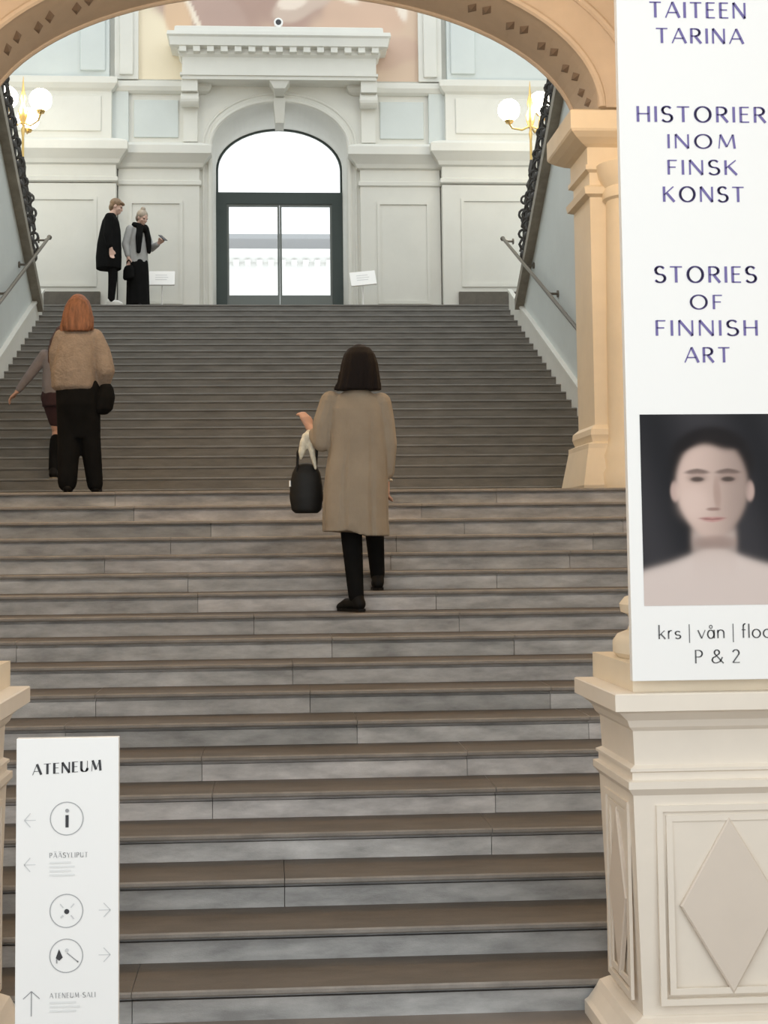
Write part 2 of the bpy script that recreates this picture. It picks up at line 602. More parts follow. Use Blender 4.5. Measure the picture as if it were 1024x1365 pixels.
ENT = [(7.62, .0), (7.64, .03), (7.70, .03), (7.72, .0), (7.90, .0), (7.92, .05), (7.98, .08), (8.08, .17), (8.11, .20), (8.24, .20), (8.27, .16), (8.33, .02)]
for s in (1, -1):
    # inner bay (between door and corner) and the outer bay standing forward
    a, c = mx(s, 1.30, 2.60)
    box('pilaster', a, c, YW - .10, YW + .02, Z2, 7.62, PLASTER, wb)
    a, c = mx(s, 2.62, 5.2)
    box('pilaster', a, c, YW - .26, YW + .02, Z2, 7.62, PLASTER, wb)
    cornice('entablature', s, 1.30, 2.60, YW - .10, ENT)
    cornice('entablature', s, 2.62, 5.2, YW - .26, [(z + .02, o) for z, o in ENT])
    # framed panels on the bays
    for (p0, p1, z0, z1, fy) in ((1.57, 2.43, 5.7, 7.38, YW - .10), (2.92, 4.6, 5.95, 7.40, YW - .26)):
        a, c = mx(s, p0, p1)
        t = .05
        m_ = MB()
        m_.box(a, c, fy - .022, fy, z1 - t, z1).box(a, c, fy - .022, fy, z0, z0 + t)
        m_.box(a, a + t, fy - .022, fy, z0 + t, z1 - t).box(c - t, c, fy - .022, fy, z0 + t, z1 - t)
        m_.build('panel_frame', PLASTER, wb)
    # attic zone above the entablature
    a, c = mx(s, 2.44, 2.70)
    box('pilaster', a, c, YW - .08, YW + .02, 8.35, 9.20, PLASTER_BLUE, wb)
    a, c = mx(s, 2.70, 5.2)
    box('attic_wall', a, c, YW - .20, YW + .02, 8.36, 9.18, PLASTER, wb)
    cornice('string_course', s, 1.2, 2.70, YW - .04, [(9.16, .0), (9.19, .06), (9.25, .10), (9.33, .10), (9.37, .02)])
    cornice('string_course', s, 2.72, 5.2, YW - .20, [(9.14, .0), (9.17, .06), (9.24, .12), (9.34, .12), (9.38, .02)])
    for (p0, p1, z0, z1, fy) in ((1.64, 2.36, 8.44, 9.06, YW),):
        a, c = mx(s, p0, p1)
        box('attic_panel', a, c, fy - .03, fy + .01, z0, z1, PLASTER_BLUE, wb, .012)
    a, c = mx(s, 2.86, 5.0)
    box('attic_panel', a, c, YW - .23, YW - .19, 8.48, 9.06, PLASTER, wb, .012)
    # upper storey: tall pilaster beside the mural, pale panel further out
    a, c = mx(s, 2.28, 2.66)
    box('pilaster', a, c, YW - .10, YW + .02, 9.38, WTOP, PLASTER, wb)
    a, c = mx(s, 2.36, 2.58)
    box('pilaster_face', a, c, YW - .14, YW - .09, 9.44, WTOP, PLASTER, wb, .015)
    a, c = mx(s, 2.74, 5.2)
    box('upper_wall', a, c, YW - .16, YW + .02, 9.38, WTOP, PLASTER_BLUE, wb)
    a, c = mx(s, 2.80, 3.20)
    box('upper_panel', a, c, YW - .21, YW - .15, 9.48, WTOP, PLASTER_BLUE, wb, .015)
    # consoles under the hood
    a, c = mx(s, 1.33, 1.56)
    m_ = MB()
    m_.box(a, c, YW - .08, YW + .02, 8.36, 8.95)
    m_.box(a - .015, c + .015, YW - .32, YW + .02, 9.12, 9.34)
    con = m_.build('console', PLASTER, wb)
    m_ = MB()
    m_.tube([(a - .025, YW - .16, 9.02), (c + .025, YW - .16, 9.02)], .12, 18)
    m_.tube([(a - .035, YW - .16, 9.02), (c + .035, YW - .16, 9.02)], .05, 12)
    m_.build('scroll', PLASTER, con)
# hood over the doorway
hf = YW - .36
box('hood_frieze', CW - 1.56, CW + 1.56, hf, YW + .02, 9.30, 9.68, PLASTER, wb)
out = []
for z, ov in [(9.66, .0), (9.70, .04), (9.78, .05), (9.80, .16), (9.93, .18), (9.96, .21), (10.02, .20), (10.04, .10), (10.13, .09), (10.15, .06)]:
    out.append((z, CW - 1.58 - ov, CW + 1.58 + ov, hf - ov, YW + .02))
MB().rectloft(out).build('hood_cornice', PLASTER, wb)
box('hood_band', CW - 1.59, CW + 1.59, hf - .025, hf + .1, 9.36, 9.40, PLASTER, wb)
den = MB().box(-.055, .055, -.10, 0, 0, .085).mesh('dentil')
den.materials.append(PLASTER)
for i in range(15):
    o = bpy.data.objects.new('dentil', den)
    C.objects.link(o)
    o.parent = wb
    o.location = (CW - 1.54 + i * 3.08 / 14, hf - .04, 9.71)
# keystone
m_ = MB()
m_.rectloft([(9.12, CW - .07, CW + .07, YW - .12, YW + .02), (9.18, CW - .09, CW + .09, YW - .30, YW + .02), (9.31, CW - .17, CW + .17, YW - .34, YW + .02)])
m_.rectloft([(8.72, CW - .07, CW + .07, YW + .05, YW + .5), (9.1, CW - .1, CW + .1, YW - .06, YW + .5)])
m_.build('keystone', PLASTER, wb)
# dark stone plinths at the outer bays
for nm, s in (('baseboard_end_right', 1), ('baseboard_end_left', -1)):
    a, c = mx(s, 2.86, 5.2)
    tag(box(nm, a, c, YW - .34, YW - .26, Z2, 5.86, DARKST), kind='structure')

# mural above the hood: generic loose brushwork
def mural():
    nx, nz = 120, 60
    x0, x1, z0, z1 = CW - 2.28, CW + 2.28, 9.40, 11.9
    me = bpy.data.meshes.new('mural')
    v = [(x0 + (x1 - x0) * i / nx, YW - .025, z0 + (z1 - z0) * j / nz) for j in range(nz + 1) for i in range(nx + 1)]
    f = [(j * (nx + 1) + i, j * (nx + 1) + i + 1, (j + 1) * (nx + 1) + i + 1, (j + 1) * (nx + 1) + i) for j in range(nz) for i in range(nx)]
    me.from_pydata(v, [], f)
    ca = me.color_attributes.new('ink', 'FLOAT_COLOR', 'POINT')
    shapes = [  # (cx, cz, rx, rz, angle, colour)
        (-0.2, 10.95, 2.1, .75, 0, (0.46, 0.32, 0.27)), (-1.0, 10.5, .7, .45, -.5, (0.50, 0.36, 0.31)), (1.5, 10.4, .75, .5, .3, (0.66, 0.47, 0.36)),
        (1.9, 9.9, .6, .28, 0, (0.62, 0.45, 0.36)), (.55, 10.65, .5, .2, .4, (0.63, 0.50, 0.42)), (1.25, 10.9, .35, .12, -.6, (0.85, 0.74, 0.62)),
        (-1.25, 10.6, .05, .5, .45, (0.86, 0.76, 0.64)), (-1.45, 10.4, .22, .4, .1, (0.70, 0.50, 0.34)), (2.2, 10.8, .10, .35, .2, (0.86, 0.76, 0.66)),
        (.45, 10.72, .25, .12, .2, (0.84, 0.72, 0.62))]
    for k, p in enumerate(v):
        x, z = p[0], p[2]
        c = [0.86, 0.76, 0.58] if x < CW - 1.3 else [0.68, 0.52, 0.40]  # left part paler: light falling there is put into the paint colour
        for cx, cz, rx, rz, an, col in shapes:
            dx, dz = x - cx - CW * 0, z - cz
            u_, w_ = dx * math.cos(an) + dz * math.sin(an), -dx * math.sin(an) + dz * math.cos(an)
            q = (u_ / rx) ** 2 + (w_ / rz) ** 2
            wgt = 1 / (1 + math.exp((q - 1 + .25 * math.sin(7 * x + 5 * z)) * 8)) if q < 8 else 0
            c = [a_ * (1 - wgt) + b_ * wgt for a_, b_ in zip(c, col)]
        ca.data[k].color = (*c, 1)
    o = link('mural', me, print_mat('mural_paint'), None)
    sol = MB().box(x0 - .03, x1 + .03, YW - .02, YW + .005, z0 - .01, z1)
    sol.build('mural_backing', PLASTER, o)
    tag(o, 'large beige and mauve wall painting above the doorway hood', 'painting')
mural()

# small spotlight on the hood
sp = empty('spotlight', (CW - .01, hf + .12, 10.15))
tag(sp, 'small round white spotlight standing on the doorway hood', 'spotlight')
MB().tube([(0, 0, 0), (0, 0, .06)], .015, 8).build('stem', WHITEP, sp)
MB().tube([(0, .10, .12), (0, -.06, .12)], [.06, .075], 16).build('housing', WHITEP, sp)
MB().tube([(0, -.055, .12), (0, -.067, .12)], .045, 16).build('lens', INK_DARK, sp)

# ------------------------------------------------------------------ glazed door at the back of the recess
YD = 23.86
door = empty('door_1', (CW, YD, Z2))
tag(door, kind='structure', label='tall glazed double door with dark frame under an arched fanlight')
def dpart(name, x0, x1, y0, y1, z0, z1, m, parent=door):
    return box(name, x0, x1, y0, y1, z0 - Z2, z1 - Z2, m, parent)
dpart('transom', -1.09, 1.09, -.06, .06, 7.71, 7.91, FRAME)
dpart('jamb', -1.09, -.905, -.06, .06, Z2, 7.71, FRAME)
dpart('jamb', .905, 1.09, -.06, .06, Z2, 7.71, FRAME)
for s in (-1, 1):
    x0, x1 = (-.905, -.002) if s < 0 else (.002, .905)
    t = .035
    lf = MB()
    for q in ((x0, x1, -.03, .03, 7.67 - Z2, 7.71 - Z2), (x0, x1, -.03, .03, 0, 6.12 - Z2), (x0, x0 + t, -.03, .03, 6.12 - Z2, 7.67 - Z2), (x1 - t, x1, -.03, .03, 6.12 - Z2, 7.67 - Z2)):
        lf.box(*q)
    l = lf.build('door_leaf', FRAME_LT, door)
    dpart('pane', x0 + t, x1 - t, -.004, .004, 6.12, 7.67, GLASS, l)
# fanlight
pts = [(HA * .998 * math.cos(PI - PI * i / 24), HZ - Z2 + HB * .998 * math.sin(PI - PI * i / 24)) for i in range(25)]
poly = [(-HA * .998, 7.91 - Z2)] + pts + [(HA * .998, 7.91 - Z2)]
fl = MB().rings([[(x, y, z) for x, z in poly] for y in (-.004, .004)]).build('fanlight_pane', GLASS, door)
MB().tube([(x * .985, 0, (7.91 - Z2) if z < 8 - Z2 else z - .012) for x, z in poly], .022, 6).build('fanlight_frame', FRAME, door)

# building across the street
ext = empty('building', (0, 42, 0))
tag(ext, 'white building with grey roof and toothed cornice seen through the glazed door', 'building')
sx = lambda py: 1.7925 + (730 - py) * 42 / F_PX
box('wall', -9, 9, 0, 4, -2, sx(347), EXTWALL, ext)
box('roof', -9, 9, 0.1, 3, sx(333), sx(307), EXTROOF, ext)
MB().rectloft([(sx(347), -9.2, 9.2, -.15, 4), (sx(342), -9.3, 9.3, -.4, 4), (sx(335), -9.4, 9.4, -.5, 4), (sx(333), -9.4, 9.4, -.5, 4)]).build('cornice', EXTWALL, ext)
for i in range(30):
    box('modillion', -4.2 + i * .35, -4.03 + i * .35, -.38, 0, sx(352), sx(346.5), EXTWALL, ext)
box('string_course', -9, 9, -.08, 0, sx(389), sx(386.5), EXTWALL, ext)

# ------------------------------------------------------------------ three-globe lamps on the upper landing
IR2 = IRON
def lamp_post(x, y, angs, label):
    root = empty('lamp_post', (x, y, Z2))
    tag(root, label, 'lamp', 'three-globe lamps on the upper landing')
    H = 2.86
    b_ = MB().lathe([(.17, 0), (.17, .08), (.10, .14), (.12, .3), (.07, .42), (.10, .7), (.13, .95), (.09, 1.15), (.06, 1.3)], 0, 0, 14)
    b_.build('iron_base', IR2, root, True)
    for i in range(7):
        a = 2 * PI * i / 7 + .3
        s_ = MB()
        dx, dy = math.cos(a), math.sin(a)
        s_.torus((dx * .12, dy * .12, 1.28), (dx, dy, 0), (0, 0, 1), .075, .02, 12, 5)
        s_.torus((dx * .10, dy * .10, 1.50), (dx, dy, 0), (0, 0, 1), .06, .018, 12, 5)
        s_.tube([(dx * .16, dy * .16, 1.2), (dx * .10, dy * .10, 1.05), (dx * .13, dy * .13, .85), (dx * .19, dy * .19, .72)], .02, 5)
        s_.build('iron_scroll', IR2, root, True)
    MB().lathe([(.05, 1.25), (.045, 1.6), (.09, 1.72), (.04, 1.82), (.05, 1.95), (.022, 2.08), (.022, 2.1)], 0, 0, 12).build('iron_stem', IR2, root, True)
    MB().lathe([(.02, 2.08), (.018, 2.4), (.03, 2.5), (.018, 2.56), (.06, 2.68), (.075, 2.78), (.03, 2.88), (.05, 2.96), (.02, 3.1), (.012, 3.2), (.004, 3.3)], 0, 0, 12).build('brass_pole', BRASS, root, True)
    for (dx, dy, dz) in angs:
        m_ = MB()
        m_.tube([(0, 0, 2.62), (dx * .4, dy * .4, 2.55), (dx * .85, dy * .85, 2.58 + dz * .5), (dx, dy, 2.66 + dz)], .016, 6)
        m_.lathe([(.05, 2.66 + dz), (.07, 2.70 + dz), (.04, 2.74 + dz)], dx, dy, 10)
        ar = m_.build('arm', BRASS, root, True)
        g_ = MB()
        g_.ell((dx, dy, H + dz), (.165, .165, .165), seg=20, rg=14)
        g_.build('globe', GLOBE, ar, True)
lamp_post(3.93, 20.32, [(-.33, -.05, -.02), (.22, -.20, -.02), (.20, .25, .20)], 'lit three-globe lamp post with one globe raised, above the cream arch column')
lamp_post(-3.57, 20.32, [(-.20, -.20, .06), (.27, -.10, .06), (.02, .30, -.10)], 'lit lamp post with three white globes behind the two visitors on the top landing')

# ------------------------------------------------------------------ pedestals and columns at the foot of the stairs
def pedestal(xc, label):
    root = empty('pedestal', (xc, 5.22, 0))
    tag(root, label, 'pedestal', 'pedestals at the stair foot')
    def lv(q):
        return [(z, -.33 - o, .33 + o, -.27 - o, .22 + min(o, .0 if z < .2 else .09)) for z, o in q]
    MB().rectloft(lv([(0, .09), (.05, .09), (.06, .075), (.10, .045), (.125, .03), (.135, .0), (.14, -.008)])).build('base', CREAM_LT, root)
    MB().rectloft(lv([(.14, -.012), (.905, .01)])).build('dado', CREAM_LT, root)
    MB().rectloft(lv([(.905, .01), (.93, .03), (.955, .03), (.96, .012), (.985, .012), (.99, .02), (1.0, .02), (1.01, .0), (1.13, .005), (1.145, .02), (1.17, .03), (1.20, .065), (1.208, .085), (1.265, .085), (1.269, .08)])).build('cornice', CREAM_LT, root)
    MB().rectloft([(1.269, -.335, .335, -.29, .325), (1.365, -.335, .335, -.29, .325)]).build('plinth_block', CREAM, root)
    # framed panel with raised lozenge on the front and on both sides
    def face(T, hw):
        t = .022
        z0, z1 = .18, .87
        m_ = MB()
        def q(a, b_, z0_, z1_, d):
            m_.add([T(x, d_, z) for d_ in (0, d) for (x, z) in ((a, z0_), (b_, z0_), (b_, z1_), (a, z1_))], [(0, 1, 2, 3), (4, 7, 6, 5), (0, 4, 5, 1), (1, 5, 6, 2), (2, 6, 7, 3), (3, 7, 4, 0)])
        for off, d in ((0, .012), (.035, .007)):
            a, b_, c0, c1 = -hw + off, hw - off, z0 + off, z1 - off
            q(a, b_, c1 - t, c1, d); q(a, b_, c0, c0 + t, d); q(a, a + t, c0 + t, c1 - t, d); q(b_ - t, b_, c0 + t, c1 - t, d)
        m_.build('panel_frame', CREAM_LT, root)
        m_ = MB()
        zc, hz, hx = .52, .305, hw * .70
        v = [(-hx, zc), (0, zc - hz), (hx, zc), (0, zc + hz)]
        m_.add([T(x * k, d, zc + (z - zc) * k) for d, k in ((-.005, 1), (.008, 1), (.013, .965)) for x, z in v],
               [(0, 1, 2, 3), (11, 10, 9, 8)] + [(k * 4 + i, k * 4 + (i + 1) % 4, k * 4 + 4 + (i + 1) % 4, k * 4 + 4 + i) for k in (0, 1) for i in range(4)])
        m_.build('lozenge', TAUPE, root)
    face(lambda x, d, z: (x, -.267 - .008 - d, z), .26)
    face(lambda x, d, z: (-.327 - .008 - d, -x - .04, z), .17)
    face(lambda x, d, z: (.327 + .008 + d, x - .04, z), .17)
    col = empty('hall_column', (xc, 5.245, 1.365))
    tag(col, 'cream round column with ringed base standing on the ' + ('pedestal behind the tall banner' if xc > 0 else 'pedestal beside the small white sign'), 'column', 'round columns on pedestals')
    b_ = [(.30, 0), (.318, .02), (.318, .06), (.30, .085), (.262, .10), (.25, .13), (.26, .16), (.285, .17), (.29, .20), (.27, .225), (.24, .235)]
    MB().lathe(b_, 0, 0, 36).build('column_base', CREAM, col, True)
    MB().lathe([(.24, .235), (.235, .27), (.235, 2.2), (.21, 5.3)], 0, 0, 36).build('shaft', CREAM, col, True)
    MB().lathe([(.21, 5.3), (.25, 5.33), (.25, 5.4), (.22, 5.45), (.26, 5.6), (.33, 5.72)], 0, 0, 36).build('capital', CREAM, col, True)
    box('abacus', -.38, .38, -.38, .38, 5.72, 6.034, CREAM, col)
    return root
pedestal(1.615, 'cream panelled pedestal with lozenge standing under the tall exhibition banner')
pedestal(2 * CX - 1.635, 'cream panelled pedestal beside the small white direction sign')

# ------------------------------------------------------------------ lettering
def arcp(cx, cy, rx, ry, a0, a1, n=10):
    return [(cx + rx * math.cos(math.radians(a0 + (a1 - a0) * i / n)), cy + ry * math.sin(math.radians(a0 + (a1 - a0) * i / n))) for i in range(n + 1)]
S_ = arcp(.27, .75, .22, .24, 35, 180, 8) + arcp(.27, .745, .22, .24, 190, 270, 5)[1:] + arcp(.27, .26, .25, .25, 85, -90, 9)[1:] + arcp(.27, .25, .25, .24, -95, -150, 4)
s_ = arcp(.18, .39, .15, .13, 35, 180, 6) + arcp(.18, .37, .15, .11, 190, 265, 4)[1:] + arcp(.18, .14, .16, .13, 85, -90, 7)[1:] + arcp(.18, .14, .16, .13, -95, -145, 3)
G = {  # glyph: (advance, [(weight, polyline)])
    'A': (.74, [('n', [(.0, 0), (.37, 1)]), ('t', [(.37, 1), (.74, 0)]), ('n', [(.13, .33), (.61, .33)])]),
    'T': (.62, [('n', [(0, .97), (.62, .97)]), ('t', [(.31, 0), (.31, .97)])]),
    'I': (.10, [('t', [(.05, 0), (.05, 1)])]),
    'E': (.48, [('t', [(.06, 0), (.06, 1)]), ('n', [(.06, .97), (.48, .97)]), ('n', [(.06, .53), (.42, .53)]), ('n', [(.06, .03), (.48, .03)])]),
    'F': (.46, [('t', [(.06, 0), (.06, 1)]), ('n', [(.06, .97), (.46, .97)]), ('n', [(.06, .51), (.40, .51)])]),
    'N': (.70, [('m', [(.05, 0), (.05, 1)]), ('t', [(.05, 1), (.65, 0)]), ('m', [(.65, 0), (.65, 1)])]),
    'R': (.60, [('t', [(.06, 0), (.06, 1)]), ('c', [(.06, .97), (.26, .97)] + arcp(.27, .73, .24, .24, 90, -90, 8) + [(.06, .49)]), ('t', [(.26, .49), (.58, 0)])]),
    'H': (.66, [('t', [(.06, 0), (.06, 1)]), ('t', [(.60, 0), (.60, 1)]), ('n', [(.06, .52), (.60, .52)])]),
    'S': (.54, [('c', S_)]),
    'O': (.86, [('c', arcp(.43, .5, .38, .485, 0, 360, 28))]),
    'M': (.90, [('n', [(.08, 0), (.16, 1)]), ('t', [(.16, 1), (.46, .12)]), ('n', [(.46, .12), (.76, 1)]), ('t', [(.76, 1), (.84, 0)])]),
    'K': (.62, [('t', [(.06, 0), (.06, 1)]), ('n', [(.06, .45), (.56, 1)]), ('t', [(.20, .58), (.60, 0)])]),
    'U': (.66, [('t', [(.07, 1), (.07, .3)]), ('c', arcp(.33, .28, .26, .26, 180, 360, 10)), ('n', [(.59, .28), (.59, 1)])]),
    'P': (.52, [('t', [(.06, 0), (.06, 1)]), ('c', [(.06, .97), (.24, .97)] + arcp(.25, .72, .23, .25, 90, -90, 8) + [(.06, .47)])]),
    'Y': (.64, [('t', [(0, 1), (.32, .5)]), ('n', [(.64, 1), (.32, .5)]), ('t', [(.32, 0), (.32, .52)])]),
    'L': (.46, [('t', [(.06, 0), (.06, 1)]), ('n', [(.06, .03), (.46, .03)])]),
    'k': (.44, [('t', [(.05, 0), (.05, .98)]), ('n', [(.05, .24), (.38, .58)]), ('t', [(.16, .34), (.42, 0)])]),
    'r': (.30, [('t', [(.05, 0), (.05, .58)]), ('c', arcp(.22, .40, .16, .18, 175, 80, 5))]),
    's': (.36, [('c', s_)]),
    'v': (.44, [('t', [(0, .58), (.22, 0)]), ('n', [(.22, 0), (.44, .58)])]),
    'a': (.46, [('c', arcp(.21, .28, .19, .29, 0, 360, 18)), ('t', [(.41, 0), (.41, .58)])]),
    'n': (.46, [('t', [(.05, 0), (.05, .58)]), ('c', arcp(.23, .38, .18, .19, 180, 0, 9)), ('t', [(.41, 0), (.41, .38)])]),
    'f': (.26, [('t', [(.10, 0), (.10, .8)]), ('c', arcp(.22, .80, .12, .18, 180, 80, 6)), ('n', [(.0, .56), (.24, .56)])]),
    'l': (.10, [('t', [(.05, 0), (.05, .98)])]),
    'o': (.54, [('c', arcp(.27, .29, .24, .29, 0, 360, 20))]),
    '&': (.80, [('c', [(.76, .0), (.28, .62)] + arcp(.36, .79, .16, .19, 220, -30, 9) + [(.22, .45)] + arcp(.28, .24, .23, .23, 120, 300, 9) + [(.56, .12), (.70, .42)])]),
    '2': (.50, [('c', arcp(.24, .74, .20, .24, 160, -25, 9) + [(.04, .04)]), ('n', [(.03, .03), (.48, .03)])]),
    '|': (.08, [('n', [(.04, -.3), (.04, 1.0)])]),
    '-': (.30, [('n', [(.02, .40), (.28, .40)])]),
    ' ': (.22, []),
}
G['\u00c4'] = (.74, G['A'][1] + [('t', [(.22, 1.12), (.22, 1.24)]), ('t', [(.52, 1.12), (.52, 1.24)])])
G['\u00e5'] = (.46, G['a'][1] + [('n', arcp(.22, .80, .09, .11, 0, 360, 12))])


def lettering(text, x0, x1, z, h, y, m, parent, thick=.15, thin=.055, gap=.16, origin=(0, 0, 0), slope=0.0):
    """strokes laid flat on a board facing -Y, fitted between x0 and x1"""
    wtot = sum(G[c][0] for c in text) + gap * (len(text) - 1)
    sxx = (x1 - x0) / wtot
    m_ = MB()
    pen = 0.0
    wt = {'t': thick, 'n': thin, 'm': (thick + thin) / 2}
    for c in text:
        adv, strokes = G[c]
        if c == ' ':
            m_.build('lettering', m, parent)
            m_ = MB()
        for wgt, pl in strokes:
            for i in range(len(pl) - 1):
                (ax, az), (bx, bz) = pl[i], pl[i + 1]
                dx, dz = (bx - ax) * sxx, (bz - az) * h
                L = math.hypot(dx, dz) or 1e-6
                w_ = wt[wgt] if wgt != 'c' else thin + (thick - thin) * abs(dz) / L
                w_ *= h / 2
                nx_, nz_ = -dz / L * w_, dx / L * w_
                ex, ez = (dx / L * w_ * .5, dz / L * w_ * .5) if wgt == 'c' else (0, 0)
                X0, Z0 = x0 + (pen + ax) * sxx - ex, z + az * h - ez
                X1, Z1_ = x0 + (pen + bx) * sxx + ex, z + bz * h + ez
                q = [(X0 + nx_, Z0 + nz_), (X0 - nx_, Z0 - nz_), (X1 - nx_, Z1_ - nz_), (X1 + nx_, Z1_ + nz_)]
                m_.add([(px - origin[0], y - origin[1], pz - origin[2] + slope * (px - x0)) for px, pz in q], [(0, 1, 2, 3)])
        pen += adv + gap
    return m_.build('lettering', m, parent)

# ------------------------------------------------------------------ tall exhibition banner
BK = 4.872 / 4.9
BX0, BX1, BY = 1.272 * BK, 1.868 * BK, 4.872
BO = (1.57 * BK, BY, 1.312)
ban = empty('banner', BO)
tag(ban, 'tall white exhibition banner with purple lettering and a portrait print', 'banner')
box('panel', BX0 - BO[0], BX1 - BO[0], 0, .034, 0, 3.75, WHITEP, ban, .002)
for txt, x0, x1, z, h in [('TAITEEN', 1.394, 1.751, 3.706, .059), ('TARINA', 1.416, 1.739, 3.611, .056), ('HISTORIER', 1.337, 1.814, 3.318, .058),
                          ('INOM', 1.448, 1.700, 3.221, .052), ('FINSK', 1.445, 1.702, 3.124, .054), ('KONST', 1.426, 1.724, 3.024, .056),
                          ('STORIES', 1.388, 1.760, 2.729, .059), ('OF', 1.514, 1.632, 2.632, .052), ('FINNISH', 1.386, 1.760, 2.536, .056), ('ART', 1.490, 1.654, 2.439, .055)]:
    lettering(txt, x0 * BK, x1 * BK, 1.7925 + (z - 1.7925) * BK, h * BK, BY - .0015, INK_PURPLE, ban, .17, .085, .24, BO)
lettering('krs | v\u00e5n | floor', 1.360, 1.792, 1.458, .050, BY - .0015, INK_GRAY2, ban, .10, .06, .13, BO)
lettering('P & 2', 1.488, 1.650, 1.371, .047, BY - .0015, INK_GRAY2, ban, .11, .06, .16, BO)

def portrait():
    """generic printed portrait: dark hair, pale shoulders on a dark ground"""
    nx, nz = 140, 190
    x0, x1, z0, z1 = 1.320 * BK, 1.820 * BK, 1.574, 2.250
    me = bpy.data.meshes.new('portrait_print')
    v = [(x0 + (x1 - x0) * i / nx - BO[0], -.0012, z0 + (z1 - z0) * j / nz - BO[2]) for j in range(nz + 1) for i in range(nx + 1)]
    f = [(j * (nx + 1) + i, j * (nx + 1) + i + 1, (j + 1) * (nx + 1) + i + 1, (j + 1) * (nx + 1) + i) for j in range(nz) for i in range(nx)]
    me.from_pydata(v, [], f)
    ca = me.color_attributes.new('ink', 'FLOAT_COLOR', 'POINT')
    sm = lambda q, k: 1 / (1 + math.exp(max(-40, min(40, q * k))))
    for j in range(nz + 1):
        for i in range(nx + 1):
            u_, w_ = i / nx, j / nz          # 0..1 across, 0..1 up
            x = u_ * .5
            z = w_ * .68
            c = Vector((.035, .034, .038)) + Vector((.012, .011, .012)) * math.sin(9 * u_ + 4 * w_)
            def mixin(col, wgt):
                nonlocal c
                c = c.lerp(Vector(col), max(0, min(1, wgt)))
            skin = Vector((.66, .50, .44))
            # shoulders and neck
            sh = .150 + .055 * math.exp(-((x - .258) / .105) ** 2) - .5 * max(0, abs(x - .262) - .12) ** 1.5
            mixin((.66, .56, .52), sm(z - sh, 170))
            mixin((.58, .465, .42), sm(abs(x - .258) - .080, 200) * sm(z - .27, 100) * sm(.185 - z, 30))
            for ex in (.122, .392):
                q = ((x - ex) / .017) ** 2 + ((z - .405) / .036) ** 2
                mixin((.52, .38, .34), sm(q - 1, 5))
            qh = ((x - .257) / .150) ** 2 + ((z - .505) / .125) ** 2
            mixin((.020, .018, .019), sm(qh - 1, 9))
            up = z > .42
            q = ((x - .256) / (.130 if up else .130 - .03 * ((.42 - z) / .19) ** 2)) ** 2 + ((z - .42) / (.175 if up else .190)) ** 2
            shade = .50 + .50 * sm(x - .285, 26)
            mixin(skin * shade, sm(q - 1, 14))
            mixin((.74, .58, .52), .5 * sm(((x - .19) / .05) ** 2 + ((z - .36) / .05) ** 2 - 1, 2))
            mixin((.020, .018, .019), sm(.560 + .010 * math.sin(34 * x) + .03 * (x - .256) - z, 200) * sm(qh - 1, 9))
            for ex in (.203, .315):
                q = ((x - ex) / .042) ** 2 + ((z - .476 + .1 * abs(x - ex)) / .009) ** 2
                mixin((.12, .085, .075), .85 * sm(q - 1, 4))
                q = ((x - ex) / .036) ** 2 + ((z - .452) / .020) ** 2
                mixin((.30, .21, .18), .6 * sm(q - 1, 3))
                q = ((x - ex) / .024) ** 2 + ((z - .447) / .009) ** 2
                mixin((.06, .045, .04), .9 * sm(q - 1, 4))
            q = ((x - .272 - .04 * (.43 - z)) / .013) ** 2 + ((z - .395) / .055) ** 2
            mixin((.38, .26, .22), .65 * sm(q - 1, 3))
            q = ((x - .258) / .024) ** 2 + ((z - .340) / .006) ** 2
            mixin((.24, .14, .12), .75 * sm(q - 1, 4))
            q = ((x - .254) / .042) ** 2 + ((z - .303 - .08 * abs(x - .254)) / .009) ** 2
            mixin((.50, .25, .24), .8 * sm(q - 1, 4))
            q = ((x - .254) / .044) ** 2 + ((z - .304 - .08 * abs(x - .254)) / .003) ** 2
            mixin((.25, .12, .11), .8 * sm(q - 1, 4))
            q = ((x - .262) / .08) ** 2 + ((z - .222) / .022) ** 2
            mixin((.26, .17, .145), .6 * sm(q - 1, 2.5) * sm(abs(x - .258) - .080, 200))
            ca.data[j * (nx + 1) + i].color = (*c, 1)
    link('portrait_print', me, print_mat('portrait_ink'), ban)
portrait()

# ------------------------------------------------------------------ small direction sign
SO = (-.654, 4.60, 0)
sg = empty('direction_sign', SO)
tag(sg, 'narrow white direction sign with round icons standing before the steps', 'sign')
box('board', -.163, .163, 0, .03, .02, 1.188, WHITEP, sg, .002)
box('foot_plate', -.20, .20, -.12, .16, 0, .02, STEEL, sg)
ys = 4.60 - .0015
lettering('ATENEUM', -.765, -.547, 1.072, .034, ys, INK_DARK, sg, .22, .05, .22, SO, .05)
def icon_ring(z, parent=sg):
    m_ = MB()
    n = 36
    v, f = [], []
    for i in range(n):
        a = 2 * PI * i / n
        for r_ in (.0505, .0535):
            v.append((r_ * math.cos(a) - .002, -.0015, z + r_ * math.sin(a)))
    for i in range(n):
        j = (i + 1) % n
        f.append((2 * i, 2 * i + 1, 2 * j + 1, 2 * j))
    return m_.add(v, f).build('icon_ring', mat('ink_ring', (.42, .42, .43), .6), parent)
def flat(name, polys, m, parent=sg):
    m_ = MB()
    for p in polys:
        m_.add([(x, -.0018, z) for x, z in p], [tuple(range(len(p)))])
    return m_.build(name, m, parent)
def seg(ax, az, bx, bz, w_):
    L = math.hypot(bx - ax, bz - az)
    nx_, nz_ = -(bz - az) / L * w_ / 2, (bx - ax) / L * w_ / 2
    return [(ax + nx_, az + nz_), (ax - nx_, az - nz_), (bx - nx_, bz - nz_), (bx + nx_, bz + nz_)]
